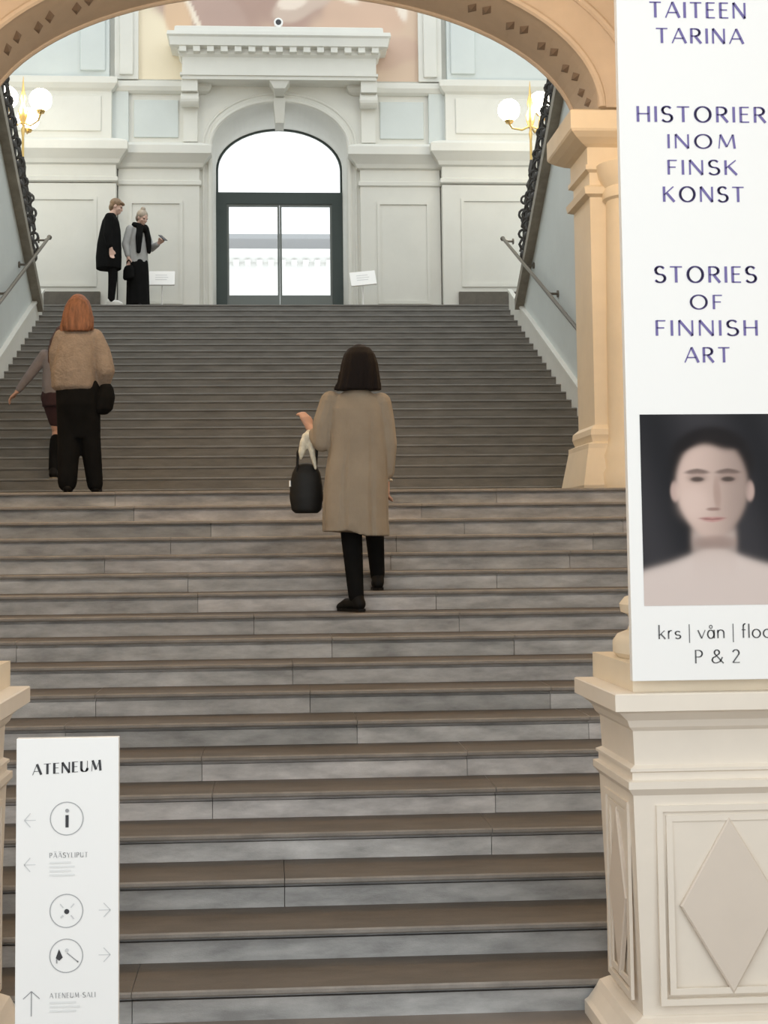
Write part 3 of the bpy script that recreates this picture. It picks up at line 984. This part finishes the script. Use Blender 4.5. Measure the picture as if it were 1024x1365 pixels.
def disc(cx, cz, r_, n=16):
    return [(cx + r_ * math.cos(2 * PI * i / n), cz + r_ * math.sin(2 * PI * i / n)) for i in range(n)]
for z in (.933, .643, .503):
    icon_ring(z)
flat('icon', [seg(-.001, .905, -.001, .944, .010)], INK_DARK)
flat('icon', [disc(-.001, .958, .006)], INK_GREY)
flat('icon', [disc(-.001, .641, .008)], INK_DARK)
flat('icon', [seg(-.012, .653, -.022, .665, .004), seg(.012, .653, .022, .665, .004), seg(-.012, .629, -.020, .622, .006), seg(.012, .629, .022, .617, .004)], INK_FAINT)
flat('icon', [[(-.035, .496), (-.025, .524), (-.013, .498), (-.024, .488)]], INK_DARK)
flat('icon', [seg(.0, .512, .034, .484, .003), seg(-.032, .493, -.032, .480, .004), disc(.034, .484, .003)], INK_GREY)
flat('icon', [disc(.0, .520, .006)], INK_FAINT)
for z in (.93, .79):
    flat('arrow', [seg(-.136, z, -.117, z + .022, .003), seg(-.136, z, -.117, z - .022, .003), seg(-.136, z, -.100, z, .0022)], INK_FAINT)
for z in (.643, .503):
    flat('arrow', [seg(.137, z, .116, z + .022, .003), seg(.137, z, .116, z - .022, .003), seg(.137, z, .100, z, .0022)], INK_FAINT)
flat('arrow', [seg(-.111, .395, -.111, .318, .003), seg(-.111, .395, -.137, .372, .0025), seg(-.111, .395, -.085, .372, .0025)], INK_GREY)
lettering('P\u00c4\u00c4SYLIPUT', -.710, -.589, .810, .016, ys, INK_GREY, sg, .13, .05, .24, SO)
lettering('ATENEUM-SALI', -.708, -.564, .372, .016, ys, INK_GREY, sg, .13, .05, .24, SO)
flat('fine_print', [seg(-.056, .795 - i * .013, .012 + (i % 2) * .012, .795 - i * .013, .006) for i in range(4)], mat('ink_very_faint', (.80, .80, .79), .6))
flat('fine_print', [seg(-.054, .358 - i * .013, .030 + (i % 2) * .012, .358 - i * .013, .006) for i in range(3)], MATS['ink_very_faint'])

# ------------------------------------------------------------------ text stands on the top landing
def text_stand(x, y, tilt, label, w_=.40, h_=.27, zc=.58):
    r_ = empty('text_stand', (x, y, Z2))
    tag(r_, label, 'sign', 'text stands by the door')
    MB().lathe([(.13, 0), (.13, .015), (.02, .025)], 0, 0, 16).build('base', WHITEP, r_)
    MB().tube([(0, 0, .02), (0, 0, zc)], .012, 8).build('post', WHITEP, r_)
    m_ = MB().box(-w_ / 2, w_ / 2, -.012, .012, -h_ / 2, h_ / 2)
    p = m_.build('plate', WHITEP, r_)
    p.location = (0, -.02, zc + .0)
    p.rotation_euler = (-.5, tilt, 0)
    q = MB()
    for i in range(3):
        q.box(-.10, .08 + .02 * (i % 2), -.0135, -.012, .05 - i * .045, .062 - i * .045)
    q.build('fine_print', INK_FAINT, p)
text_stand(-1.66, 21.75, 0, 'white text panel on thin stand behind the visitor in the long skirt')
text_stand(1.49, 21.75, -.10, 'white tilted text panel on thin stand beside the door jamb')

# ------------------------------------------------------------------ people
SKIN = mat('skin', (0.62, 0.36, 0.26), 0.55, 0.05, 12.0)
SKIN_PALE = mat('skin_pale', (0.68, 0.45, 0.36), 0.55, 0.05, 12.0)
EYEW = mat('eye', (0.05, 0.04, 0.035), 0.2)
HAIR_DK = mat('hair_dark_brown', (0.008, 0.0045, 0.004), 0.6, 0.3, 30.0, 0.5, 60.0, stretch=(6, 6, .6), spec=0.2)
HAIR_RED = mat('hair_ginger', (0.23, 0.095, 0.045), 0.55, 0.45, 9.0, 0.5, 60.0, stretch=(6, 6, .6))
HAIR_BR = mat('hair_brown', (0.10, 0.04, 0.03), 0.5, 0.3, 20.0, 0.4, 60.0, stretch=(6, 6, .6))
HAIR_LT = mat('hair_light_brown', (0.25, 0.16, 0.09), 0.5, 0.3, 20.0)
HAIR_ASH = mat('hair_ash', (0.40, 0.33, 0.26), 0.5, 0.3, 20.0)
COAT_BG = mat('coat_beige_wool', (0.35, 0.295, 0.23), 0.9, 0.10, 4.0, 0.3, 220.0)
KNIT_BG = mat('sweater_oatmeal', (0.29, 0.235, 0.19), 0.95, 0.14, 14.0, 0.9, 55.0)
KNIT_GR = mat('sweater_grey_lilac', (0.27, 0.235, 0.235), 0.9, 0.08, 8.0, 0.3, 200.0)
CARDI = mat('cardigan_light_grey', (0.42, 0.42, 0.41), 0.9, 0.08, 8.0, 0.3, 200.0)
BLACK = mat('cloth_black', (0.009, 0.009, 0.009), 0.9, 0.2, 10.0, spec=0.08)
MAROON = mat('cloth_maroon', (0.045, 0.018, 0.02), 0.85, 0.15, 10.0)
LEATHER = mat('leather_black', (0.014, 0.014, 0.0135), 0.5, 0.15, 20.0, spec=0.25)
SHOE_BK = mat('shoe_black', (0.010, 0.009, 0.008), 0.6, spec=0.15)
SHOE_WH = mat('shoe_white', (0.80, 0.79, 0.76), 0.6)
SOLE = mat('shoe_sole_tan', (0.30, 0.25, 0.18), 0.7)
SCARF_W = mat('scarf_white_yellow', (0.75, 0.72, 0.60), 0.8, 0.25, 25.0)
SILVER = mat('silver', (0.8, 0.78, 0.74), 0.3, metal=0.8)


def V(*a):
    return Vector(a)


def hand(mb, wr, d, out, curl=.35, scale=1.0):
    """palm, four unequal bent fingers and a thumb; d = pointing direction, out = thumb side"""
    wr, d, out = Vector(wr), Vector(d).normalized(), Vector(out)
    out = (out - d * out.dot(d)).normalized()
    nrm = d.cross(out).normalized()
    s = scale
    for k in range(4):
        o_ = out * (.028 - .0187 * k) * s
        mb.chain([wr + o_ * .5, wr + d * .08 * s + o_], [.016 * s, .013 * s], 8)
        L = (.072, .080, .074, .058)[k] * s
        p0 = wr + d * .085 * s + o_
        p1 = p0 + (d * math.cos(curl * .5) + nrm * math.sin(curl * .5)) * L * .5
        p2 = p1 + (d * math.cos(curl * 1.6) + nrm * math.sin(curl * 1.6)) * L * .5
        mb.chain([p0, p1, p2], [.0095 * s, .0088 * s, .0072 * s], 8)
    t0 = wr + d * .025 * s + out * .022 * s
    t1 = t0 + (out * .7 + d * .75 + nrm * .15).normalized() * .038 * s
    t2 = t1 + (out * .2 + d * 1.0 + nrm * .25).normalized() * .032 * s
    mb.chain([t0, t1, t2], [.014 * s, .0105 * s, .008 * s], 8)


def head(mb, c, yaw, pitch, s=1.0):
    """skull, jaw, nose, brows, lips, ears; faces local +Y turned by yaw, tipped down by pitch"""
    rot = Matrix.Rotation(yaw, 3, 'Z') @ Matrix.Rotation(-pitch, 3, 'X')
    c = Vector(c)
    def e(p, r):
        mb.ell(c + rot @ (Vector(p) * s), [q * s for q in r], rot, 14, 9)
    e((0, -.008, .025), (.074, .094, .092))
    e((0, .022, -.030), (.062, .070, .075))
    e((0, .048, -.082), (.036, .036, .028))
    e((0, .092, -.012), (.012, .014, .026))
    e((0, .101, -.028), (.016, .013, .010))
    for q in (-1, 1):
        e((q * .030, .078, .022), (.026, .014, .008))
        e((q * .076, -.005, -.008), (.008, .018, .030))
        e((q * .038, .066, -.026), (.022, .018, .018))
    e((0, .088, -.060), (.022, .010, .006))
    e((0, .086, -.070), (.019, .010, .006))
    return rot


def eyes(root, c, rot, s=1.0):
    m_ = MB()
    for q in (-1, 1):
        m_.ell(Vector(c) + rot @ Vector((q * .030 * s, .079 * s, .006 * s)), (.012 * s, .010 * s, .008 * s), rot, 8, 6)
    m_.build('eyes', EYEW, root, True)


def body(root, j, skin, vox=.008):
    m_ = MB()
    rot = head(m_, j['head'], j.get('hyaw', 0), j.get('hpitch', 0), j.get('hs', 1))
    hc = Vector(j['head'])
    nb = Vector(j['neck'])
    m_.chain([hc + V(0, -.01, -.05), nb], [.052, .060])
    sl, sr, pv = Vector(j['shL']), Vector(j['shR']), Vector(j['pelvis'])
    ch = (sl + sr) / 2 - V(0, 0, .13)
    m_.chain([sl - V(0, 0, .02), nb - V(0, 0, .06), sr - V(0, 0, .02)], [.045, .05, .045])
    m_.chain([nb - V(0, 0, .06), ch, (ch + pv) / 2, pv], [.055, .085, .085, .09])
    for S in 'LR':
        a, b_, w_ = j['sh' + S], j['el' + S], Vector(j['wr' + S])
        m_.chain([a, b_, w_], [.050, .038, .026])
        hand(m_, w_, j['hd' + S], j['th' + S], j.get('curl' + S, .5))
        h_, k_, an = j['hip' + S], j['kn' + S], Vector(j['an' + S])
        m_.chain([pv + (Vector(h_) - pv) * .6, h_, k_, an], [.08, .07, .048, .032])
        td = Vector(j['toe' + S])
        m_.chain([an - V(0, 0, .03), an + td * .6 - V(0, 0, .04)], [.032, .026])
    m_.remesh('body', skin, root, vox, 2)
    eyes(root, j['head'], rot, j.get('hs', 1))


def shoe(root, an, td, m, sole=None, heel=.0, lift=0.0):
    """an = ankle joint (0.08 above ground), td = toe vector"""
    an, td = Vector(an), Vector(td)
    g = an - V(0, 0, .08)
    d = td.normalized()
    m_ = MB()
    m_.chain([an + V(0, 0, .03), g + V(0, 0, .045) - d * .03], [.045, .042])
    m_.chain([g + V(0, 0, .048) - d * .035, g + V(0, 0, .046 + lift) + td * .55, g + V(0, 0, .026 + lift) + td], [.040, .040, .026])
    o = m_.remesh('shoe', m, root, .009, 3)
    side = V(-d.y, d.x, 0)
    s_ = MB()
    pts = [g - d * .075, g - d * .05 + side * .036, g + td * .6 + side * .040, g + td * 1.05 + side * .02, g + td * 1.05 - side * .02, g + td * .6 - side * .040, g - d * .05 - side * .036]
    s_.rings([[p + V(0, 0, .0) for p in pts], [p + V(0, 0, .018) for p in pts]])
    s_.build('sole', sole or m, o)
    return o


def hair_cap(mb, c, rot, s=1.0, back=.012):
    mb.ell(Vector(c) + rot @ V(0, -.022 * s, .032 * s), (.086 * s, .098 * s, .098 * s), rot, 18, 12)
    mb.ell(Vector(c) + rot @ V(0, -.045 * s, -.02 * s), (.078 * s, .065 * s, .09 * s), rot, 14, 9)


fold8 = lambda a, z: .6 * math.sin(8 * a + 2.1 * z) + .4 * math.sin(5 * a + 1 - z)
lock = lambda a, z: .6 * math.sin(13 * a + 2 * z) + .4 * math.sin(21 * a - 3 * z)

pleat = lambda a, z: .55 - 1.5 * max(0.0, 1 - abs(math.sin(3.5 * a + .35 * z + .4)) / .35) ** 1.3 + .25 * math.sin(5 * a + 2 * z)
# --- woman in the long beige coat, climbing the lower flight, seen from behind
wx = 0.566
pw = empty('person', (wx, 9.07, 1.375))
tag(pw, 'person in long beige coat and black boots climbing the lower steps with dark loose hair', 'person')
J = dict(head=(.025, .03, 1.615), neck=(.015, .0, 1.44), shL=(-.165, .0, 1.365), shR=(.165, .0, 1.355), pelvis=(.02, .02, .95),
         elL=(-.215, .02, 1.10), wrL=(-.300, .12, 1.205), hdL=(-.36, .25, .85), thL=(.6, .5, .2), curlL=.75,
         elR=(.205, .0, 1.09), wrR=(.200, .05, .855), hdR=(.0, .10, -1), thR=(-.2, 1, 0), curlR=.6,
         hipL=(-.06, .02, .92), knL=(-.035, .05, .50), anL=(-.012, .0, .08), toeL=(-.10, .11, 0),
         hipR=(.10, .02, .93), knR=(.125, .24, .60), anR=(.155, .34, .205), toeR=(.0, .15, 0))
body(pw, J, SKIN)
m_ = MB()
hem = lambda a: (.060 * math.exp(-((math.cos(a) + .15) / .13) ** 2) if math.sin(a) < 0 else 0) - .03 * (math.cos(a) > .05)
m_.loft([(-.012, 0, .515, .205, .165, .12, hem), (-.015, 0, .60, .203, .162, .11), (-.012, 0, .75, .202, .155, .09), (.0, 0, .92, .197, .148, .065), (.012, 0, 1.08, .186, .135, .03),
         (.008, 0, 1.20, .185, .125, .03), (.0, 0, 1.31, .19, .115), (.0, 0, 1.38, .165, .09), (.01, 0, 1.43, .085, .07), (.012, 0, 1.455, .07, .065)], 72, pleat)
m_.chain([J['shL'], (-.212, .01, 1.22), (-.222, .02, 1.10), (-.262, .075, 1.15)], [.070, .072, .064, .052])
m_.chain([J['shR'], (.195, .0, 1.22), (.212, .0, 1.09), (.208, .035, .90)], [.068, .060, .055, .043])
coat = m_.remesh('coat', COAT_BG, pw, .008, 2)
for S, r_ in (('L', (.085, .072, .052)), ('R', (.085, .070, .050))):
    m_ = MB()
    m_.chain([J['hip' + S], J['kn' + S], Vector(J['an' + S]) + V(0, 0, .02)], r_)
    m_.remesh('trouser_leg', BLACK, pw, .010, 3)
    shoe(pw, J['an' + S], J['toe' + S], SHOE_BK)
m_ = MB()
rt = Matrix.Identity(3)
hair_cap(m_, J['head'], rt)
m_.loft([(.012, -.055, 1.43, .150, .065, .10), (.018, -.05, 1.48, .140, .075, .10), (.022, -.04, 1.54, .130, .090, .06), (.025, -.028, 1.61, .120, .102, .04), (.025, -.02, 1.67, .102, .103, .03), (.025, -.015, 1.715, .07, .08)], 48, lock)
m_.remesh('hair', HAIR_DK, pw, .009, 2)
m_ = MB()
m_.torus((.2, .055, .85), (1, 0, 0), (0, 1, 0), .031, .010, 14, 6)
m_.build('bracelet', SILVER, pw, True)

# --- her handbag hanging from the bent arm
hb = empty('handbag', (wx - .325, 9.19, 1.375 + .64))
tag(hb, 'black rounded handbag with white patterned scarf hanging on the coat wearer\'s arm', 'handbag')
m_ = MB()
m_.loft([(0, 0, 0, .075, .05), (0, 0, .02, .098, .062), (0, 0, .10, .112, .068), (0, 0, .18, .108, .062), (.0, 0, .26, .095, .048), (0, 0, .315, .07, .026), (0, 0, .33, .03, .012)], 28)
m_.remesh('bag_body', LEATHER, hb, .009, 3)
for yy in (-.025, .025):
    m_ = MB()
    m_.tube([(-.06, yy, .27), (-.055, yy, .40), (-.02, yy * .8, .49), (.035, yy * .5, .525), (.065, yy * .5, .50), (.07, yy, .40), (.06, yy, .27)], .009, 8)
    m_.build('handle', LEATHER, hb, True)
m_ = MB()
m_.chain([(.02, -.03, .53), (-.015, -.05, .47), (-.03, -.06, .40), (-.035, -.06, .36)], [.022, .026, .024, .012])
m_.chain([(.02, -.03, .52), (.03, -.055, .44), (.045, -.06, .36), (.06, -.06, .29)], [.024, .022, .018, .010])
m_.ell((.005, -.045, .50), (.036, .025, .03))
m_.remesh('scarf', SCARF_W, hb, .008, 1)
m_ = MB()
m_.tube([(-.107, -.02, .175), (-.107, -.02, .215)], .008, 8)
m_.build('clasp', SILVER, hb)

# --- ginger haired visitor in oatmeal sweater on the landing
gx, gy = -1.565, 11.62
pg = empty('person', (gx, gy, Z1))
tag(pg, 'person with long ginger hair, oatmeal sweater and black trousers on the half landing', 'person')
J = dict(head=(-.012, .02, 1.535), neck=(-.015, .0, 1.385), shL=(-.145, .0, 1.30), shR=(.125, .0, 1.30), pelvis=(-.02, .0, .90),
         elL=(-.185, .07, 1.04), wrL=(-.08, .23, 1.00), hdL=(.6, .6, .1), thL=(0, 0, 1),
         elR=(.215, -.02, 1.02), wrR=(.185, .06, .86), hdR=(-.2, .3, -.9), thR=(-.3, 1, 0),
         hipL=(-.10, .0, .88), knL=(-.10, .04, .48), anL=(-.095, .0, .08), toeL=(-.01, .15, 0),
         hipR=(.07, .0, .88), knR=(.105, .06, .50), anR=(.12, .12, .08), toeR=(.01, .15, 0))
body(pg, J, SKIN_PALE)
m_ = MB()
m_.loft([(-.03, 0, .85, .165, .125, .02), (-.04, 0, .88, .188, .150, .04), (-.045, 0, 1.0, .190, .155, .035), (-.03, 0, 1.14, .175, .14, .02), (-.018, 0, 1.26, .165, .12), (-.012, 0, 1.33, .135, .10), (-.012, 0, 1.38, .07, .065)], 36, fold8)
m_.chain([J['shL'], (-.185, .03, 1.17), J['elL'], (-.10, .21, 1.0)], [.072, .078, .07, .045])
m_.chain([J['shR'], (.175, .0, 1.17), J['elR'], (.195, .03, .90)], [.072, .082, .078, .050])
m_.remesh('sweater', KNIT_BG, pg, .010, 3)
m_ = MB()
m_.loft([(-.01, .02, .46, .10, .07), (-.012, .02, .58, .150, .10), (-.018, 0, .74, .172, .128), (-.02, 0, .87, .168, .128), (-.02, 0, .95, .13, .10)], 28)
m_.chain([J['hipL'], (-.090, .04, .50), (-.098, .0, .095)], [.098, .098, .080])
m_.chain([J['hipR'], (.075, .05, .50), (.115, .10, .085)], [.098, .092, .068])
m_.remesh('trousers', BLACK, pg, .011, 3)
for S in 'LR':
    shoe(pg, J['an' + S], J['toe' + S], SHOE_BK)
m_ = MB()
hair_cap(m_, J['head'], Matrix.Identity(3), 1.0)
m_.loft([(-.008, -.095, 1.335, .095, .035, .12), (-.008, -.085, 1.38, .118, .05, .12), (-.01, -.06, 1.43, .124, .070, .10), (-.012, -.04, 1.49, .122, .085, .06), (-.012, -.02, 1.56, .105, .095, .03), (-.01, -.005, 1.61, .085, .09)], 48, lock)
m_.chain([(-.10, -.01, 1.48), (-.13, -.02, 1.38), (-.15, -.04, 1.30)], [.04, .035, .014])
m_.chain([(.085, -.01, 1.46), (.10, -.03, 1.36)], [.035, .018])
m_.remesh('hair', HAIR_RED, pg, .009, 2)
# shoulder bag
gb = empty('shoulder_bag', (gx + .205, gy + .02, Z1 + .64))
tag(gb, 'soft black bag hanging at the hip of the oatmeal sweater wearer', 'bag')
m_ = MB()
m_.loft([(-.03, 0, .02, .05, .06), (-.015, 0, .06, .08, .085), (.0, 0, .16, .085, .09), (.01, 0, .24, .06, .07), (.0, 0, .29, .035, .04)], 20)
m_.remesh('bag_body', BLACK, gb, .010, 3)
m_ = MB()
m_.tube([(.0, -.03, .26), (.01, -.04, .34), (.0, .0, .40), (-.01, .05, .34), (.0, .04, .26)], .011, 8)
m_.build('strap', BLACK, gb, True)

# --- companion in grey sweater two steps up, arm held out
cxp, cyp = -2.20, 14.28
pc = empty('person', (cxp, cyp, Z1 + 2 * R2))
tag(pc, 'person in grey sweater and maroon shorts with arm held out, behind the ginger haired visitor', 'person')
J = dict(head=(.10, .06, 1.46), neck=(.07, .03, 1.32), shL=(-.075, .0, 1.265), shR=(.18, .02, 1.26), pelvis=(.05, .0, .86), hs=.97,
         elL=(-.235, .03, 1.06), wrL=(-.365, .07, .90), hdL=(-.6, .15, -.55), thL=(.2, 1, .2), curlL=.5,
         elR=(.27, .02, 1.02), wrR=(.25, .13, .86), hdR=(.0, .3, -.9), thR=(-.3, 1, 0),
         hipL=(-.02, .0, .84), knL=(.03, .13, .50), anL=(.02, -.02, .10), toeL=(.0, .14, 0),
         hipR=(.12, .02, .84), knR=(.14, .34, .62), anR=(.15, .27, .207), toeR=(.0, .14, 0))
body(pc, J, SKIN)
m_ = MB()
m_.loft([(.055, 0, .86, .155, .115, .02), (.055, 0, .95, .160, .12, .03), (.055, 0, 1.1, .150, .115), (.055, 0, 1.22, .145, .10), (.06, 0, 1.28, .12, .085), (.065, 0, 1.32, .06, .055)], 32, fold8)
m_.chain([J['shL'], J['elL'], (-.345, .065, .925)], [.062, .050, .036])
m_.chain([J['shR'], J['elR'], (.25, .12, .88)], [.062, .052, .038])
m_.remesh('sweater', KNIT_GR, pc, .010, 3)
m_ = MB()
m_.loft([(.05, 0, .74, .15, .115), (.05, 0, .86, .152, .118), (.05, 0, .92, .13, .10)], 24)
m_.chain([J['hipL'], (.022, .10, .60)], [.098, .072])
m_.chain([J['hipR'], (.135, .28, .66)], [.098, .075])
m_.remesh('shorts', MAROON, pc, .010, 3)
for S in 'LR':
    kn, an = Vector(J['kn' + S]), Vector(J['an' + S])
    m_ = MB()
    m_.chain([kn.lerp(an, .22), kn.lerp(an, .5), an], [.062, .064, .05])
    m_.remesh('boot_shaft', BLACK, pc, .010, 2)
    shoe(pc, an - V(0, 0, .02) if S == 'L' else an, J['toe' + S], SHOE_BK, SOLE)
m_ = MB()
hair_cap(m_, J['head'], Matrix.Identity(3), .97)
m_.loft([(.065, -.075, 1.10, .06, .035, .1), (.07, -.075, 1.18, .10, .05, .1), (.08, -.06, 1.30, .115, .07, .08), (.09, -.03, 1.42, .105, .09, .04), (.10, .0, 1.50, .085, .09)], 40, lock)
m_.remesh('hair', HAIR_BR, pc, .010, 2)

# --- two visitors on the top landing
p1 = empty('person', (-2.365, YTOP + .16, Z2), -PI / 2)
tag(p1, 'person in long black coat and white shoes looking down from the top step', 'person')
J = dict(head=(.0, .085, 1.515), neck=(.0, .02, 1.385), hpitch=.35, shL=(-.17, .0, 1.31), shR=(.17, .0, 1.31), pelvis=(.0, -.01, .90),
         elL=(-.20, -.01, 1.05), wrL=(-.19, .06, .84), hdL=(0, .1, -1), thL=(.3, 1, 0),
         elR=(.20, -.02, 1.05), wrR=(.205, .03, .83), hdR=(0, .12, -1), thR=(-.3, 1, 0),
         hipL=(-.08, .0, .88), knL=(-.07, .03, .48), anL=(-.07, .0, .08), toeL=(0, .15, 0),
         hipR=(.08, .0, .88), knR=(.07, .04, .48), anR=(.07, .02, .08), toeR=(0, .15, 0))
body(p1, J, SKIN_PALE)
m_ = MB()
m_.loft([(0, -.03, .56, .20, .185, .04), (0, -.03, .75, .20, .19, .03), (0, -.02, .95, .195, .18), (0, -.005, 1.15, .19, .155), (0, .0, 1.29, .19, .125), (0, .0, 1.36, .12, .09), (0, .01, 1.41, .07, .065)], 32, fold8)
m_.chain([J['shL'], J['elL'], (-.19, .04, .88)], [.075, .065, .05])
m_.chain([J['shR'], J['elR'], (.205, .01, .88)], [.075, .065, .05])
m_.remesh('coat', BLACK, p1, .011, 3)
for S in 'LR':
    m_ = MB()
    m_.chain([J['hip' + S], J['kn' + S], J['an' + S]], [.09, .068, .052])
    m_.remesh('trouser_leg', BLACK, p1, .011, 2)
    shoe(p1, J['an' + S], J['toe' + S], SHOE_WH)
m_ = MB()
rt = Matrix.Rotation(-.35, 3, 'X')
hc = Vector(J['head'])
m_.ell(hc + rt @ V(0, -.02, .045), (.086, .098, .085), rt, 18, 12)
m_.ell(hc + rt @ V(0, -.06, -.02), (.072, .05, .07), rt)
m_.ell(hc + rt @ V(0, .06, .07), (.07, .05, .03), rt)
m_.remesh('hair', HAIR_LT, p1, .009, 2)

th = math.radians(-131)
p2 = empty('person', (-1.975, YTOP + .34, Z2), th)
tag(p2, 'person in grey cardigan, black scarf and long black skirt holding a phone on top landing', 'person')
J = dict(head=(.0, .095, 1.375), neck=(.0, .02, 1.26), hpitch=.45, hs=.96, shL=(-.16, .0, 1.19), shR=(.16, .0, 1.19), pelvis=(.0, -.01, .80),
         elL=(-.225, .06, .95), wrL=(-.195, .255, 1.0), hdL=(.1, .9, .35), thL=(.6, 0, .8), curlL=.9,
         elR=(.225, -.03, .95), wrR=(.215, .02, .74), hdR=(0, .1, -1), thR=(-.3, 1, 0), curlR=.9,
         hipL=(-.08, .0, .78), knL=(-.07, .02, .43), anL=(-.07, .0, .08), toeL=(-.02, .14, 0),
         hipR=(.08, .0, .78), knR=(.07, .02, .43), anR=(.07, .0, .08), toeR=(.02, .14, 0))
body(p2, J, SKIN_PALE)
m_ = MB()
m_.loft([(0, 0, .68, .175, .135, .03), (0, 0, .85, .17, .13, .02), (0, 0, 1.0, .165, .12), (0, 0, 1.14, .165, .11), (0, .0, 1.2, .13, .09), (0, .0, 1.25, .07, .065)], 30, fold8)
m_.chain([J['shL'], J['elL'], (-.20, .22, .985)], [.065, .058, .042])
m_.chain([J['shR'], J['elR'], (.217, .01, .78)], [.065, .058, .042])
m_.remesh('cardigan', CARDI, p2, .011, 3)
m_ = MB()
m_.chain([(-.06, .10, 1.24), (0, .125, 1.20), (.06, .10, 1.24), (.07, .0, 1.27), (0, -.06, 1.29), (-.07, .0, 1.27), (-.06, .10, 1.24)], [.045] * 7)
m_.chain([(-.06, .11, 1.22), (-.09, .13, 1.05), (-.10, .14, .86)], [.05, .05, .03])
m_.chain([(.06, .11, 1.22), (.10, .13, 1.05), (.11, .13, .84)], [.05, .055, .035])
m_.remesh('scarf', BLACK, p2, .011, 2)
m_ = MB()
m_.loft([(0, 0, .04, .185, .165, .06), (0, 0, .25, .18, .155, .05), (0, 0, .5, .178, .15, .03), (0, 0, .72, .17, .135), (0, 0, .82, .145, .11)], 36, fold8)
m_.remesh('skirt', BLACK, p2, .011, 2)
for S in 'LR':
    shoe(p2, J['an' + S], J['toe' + S], SHOE_BK)
m_ = MB()
rt = Matrix.Rotation(-.45, 3, 'X')
hc = Vector(J['head'])
m_.ell(hc + rt @ V(0, -.02, .04), (.083, .095, .085), rt, 18, 12)
m_.ell(hc + rt @ V(0, -.06, -.015), (.07, .05, .07), rt)
m_.ell(hc + rt @ V(0, -.04, .13), (.04, .04, .035), rt)
m_.remesh('hair', HAIR_ASH, p2, .009, 2)

def world_of(root, p):
    return root.location + Matrix.Rotation(root.rotation_euler[2], 3, 'Z') @ Vector(p)
pb = world_of(p2, (.235, .05, .40))
b2 = empty('tote_bag', pb, th)
tag(b2, 'small black bag held low by the visitor in the long skirt', 'bag')
m_ = MB()
m_.loft([(0, 0, 0, .05, .09), (0, 0, .03, .06, .11), (0, 0, .15, .055, .105), (0, 0, .21, .03, .08)], 20)
m_.remesh('bag_body', BLACK, b2, .011, 2)
MB().tube([(0, -.05, .19), (0, -.04, .27), (0, .0, .30), (0, .04, .27), (0, .05, .19)], .009, 6).build('handle', BLACK, b2, True)
pp = world_of(p2, (-.175, .36, 1.06))
ph = empty('phone', pp, th)
tag(ph, 'small dark phone held out by the visitor in the long skirt', 'phone')
ph.rotation_euler = (-.7, .1, th)
box('case', -.037, .037, -.075, .075, -.005, .005, INK_DARK, ph, .003)
box('screen', -.032, .032, -.068, .068, .005, .0056, mat('phone_screen', (.10, .10, .11), .2), ph)

# ------------------------------------------------------------------ added pendants above the frame, warm fill for arch, column and stairs
PGL = mat('fill_globe', (1.0, 0.80, 0.58), 0.4, emit=4.0)
for (px, py, pz) in ((-1.7, 9.6, 6.0), (2.0, 9.6, 6.0)):
    rt = empty('fill_pendant', (px, py, pz))
    tag(rt, 'added warm fill pendant, out of view, hanging ' + ('between the tall banner and the arch' if px > 0 else 'between the small white sign and the arch'), 'lamp', 'added warm fill pendants')
    MB().tube([(0, 0, .2), (0, 0, 7.4 - pz)], .012, 8).build('cord', BRASS, rt)
    MB().ell((0, 0, 0), (.2, .2, .2), seg=20, rg=12).build('globe', PGL, rt, True)
    ld = bpy.data.lights.new('fill_light', 'POINT')
    ld.energy = FILL_LAMP_W
    ld.color = LAMP_WARM
    ld.shadow_soft_size = .22
    lo = bpy.data.objects.new('fill_light', ld)
    C.objects.link(lo)
    lo.parent = rt
    lo.location = (0, 0, -.3)
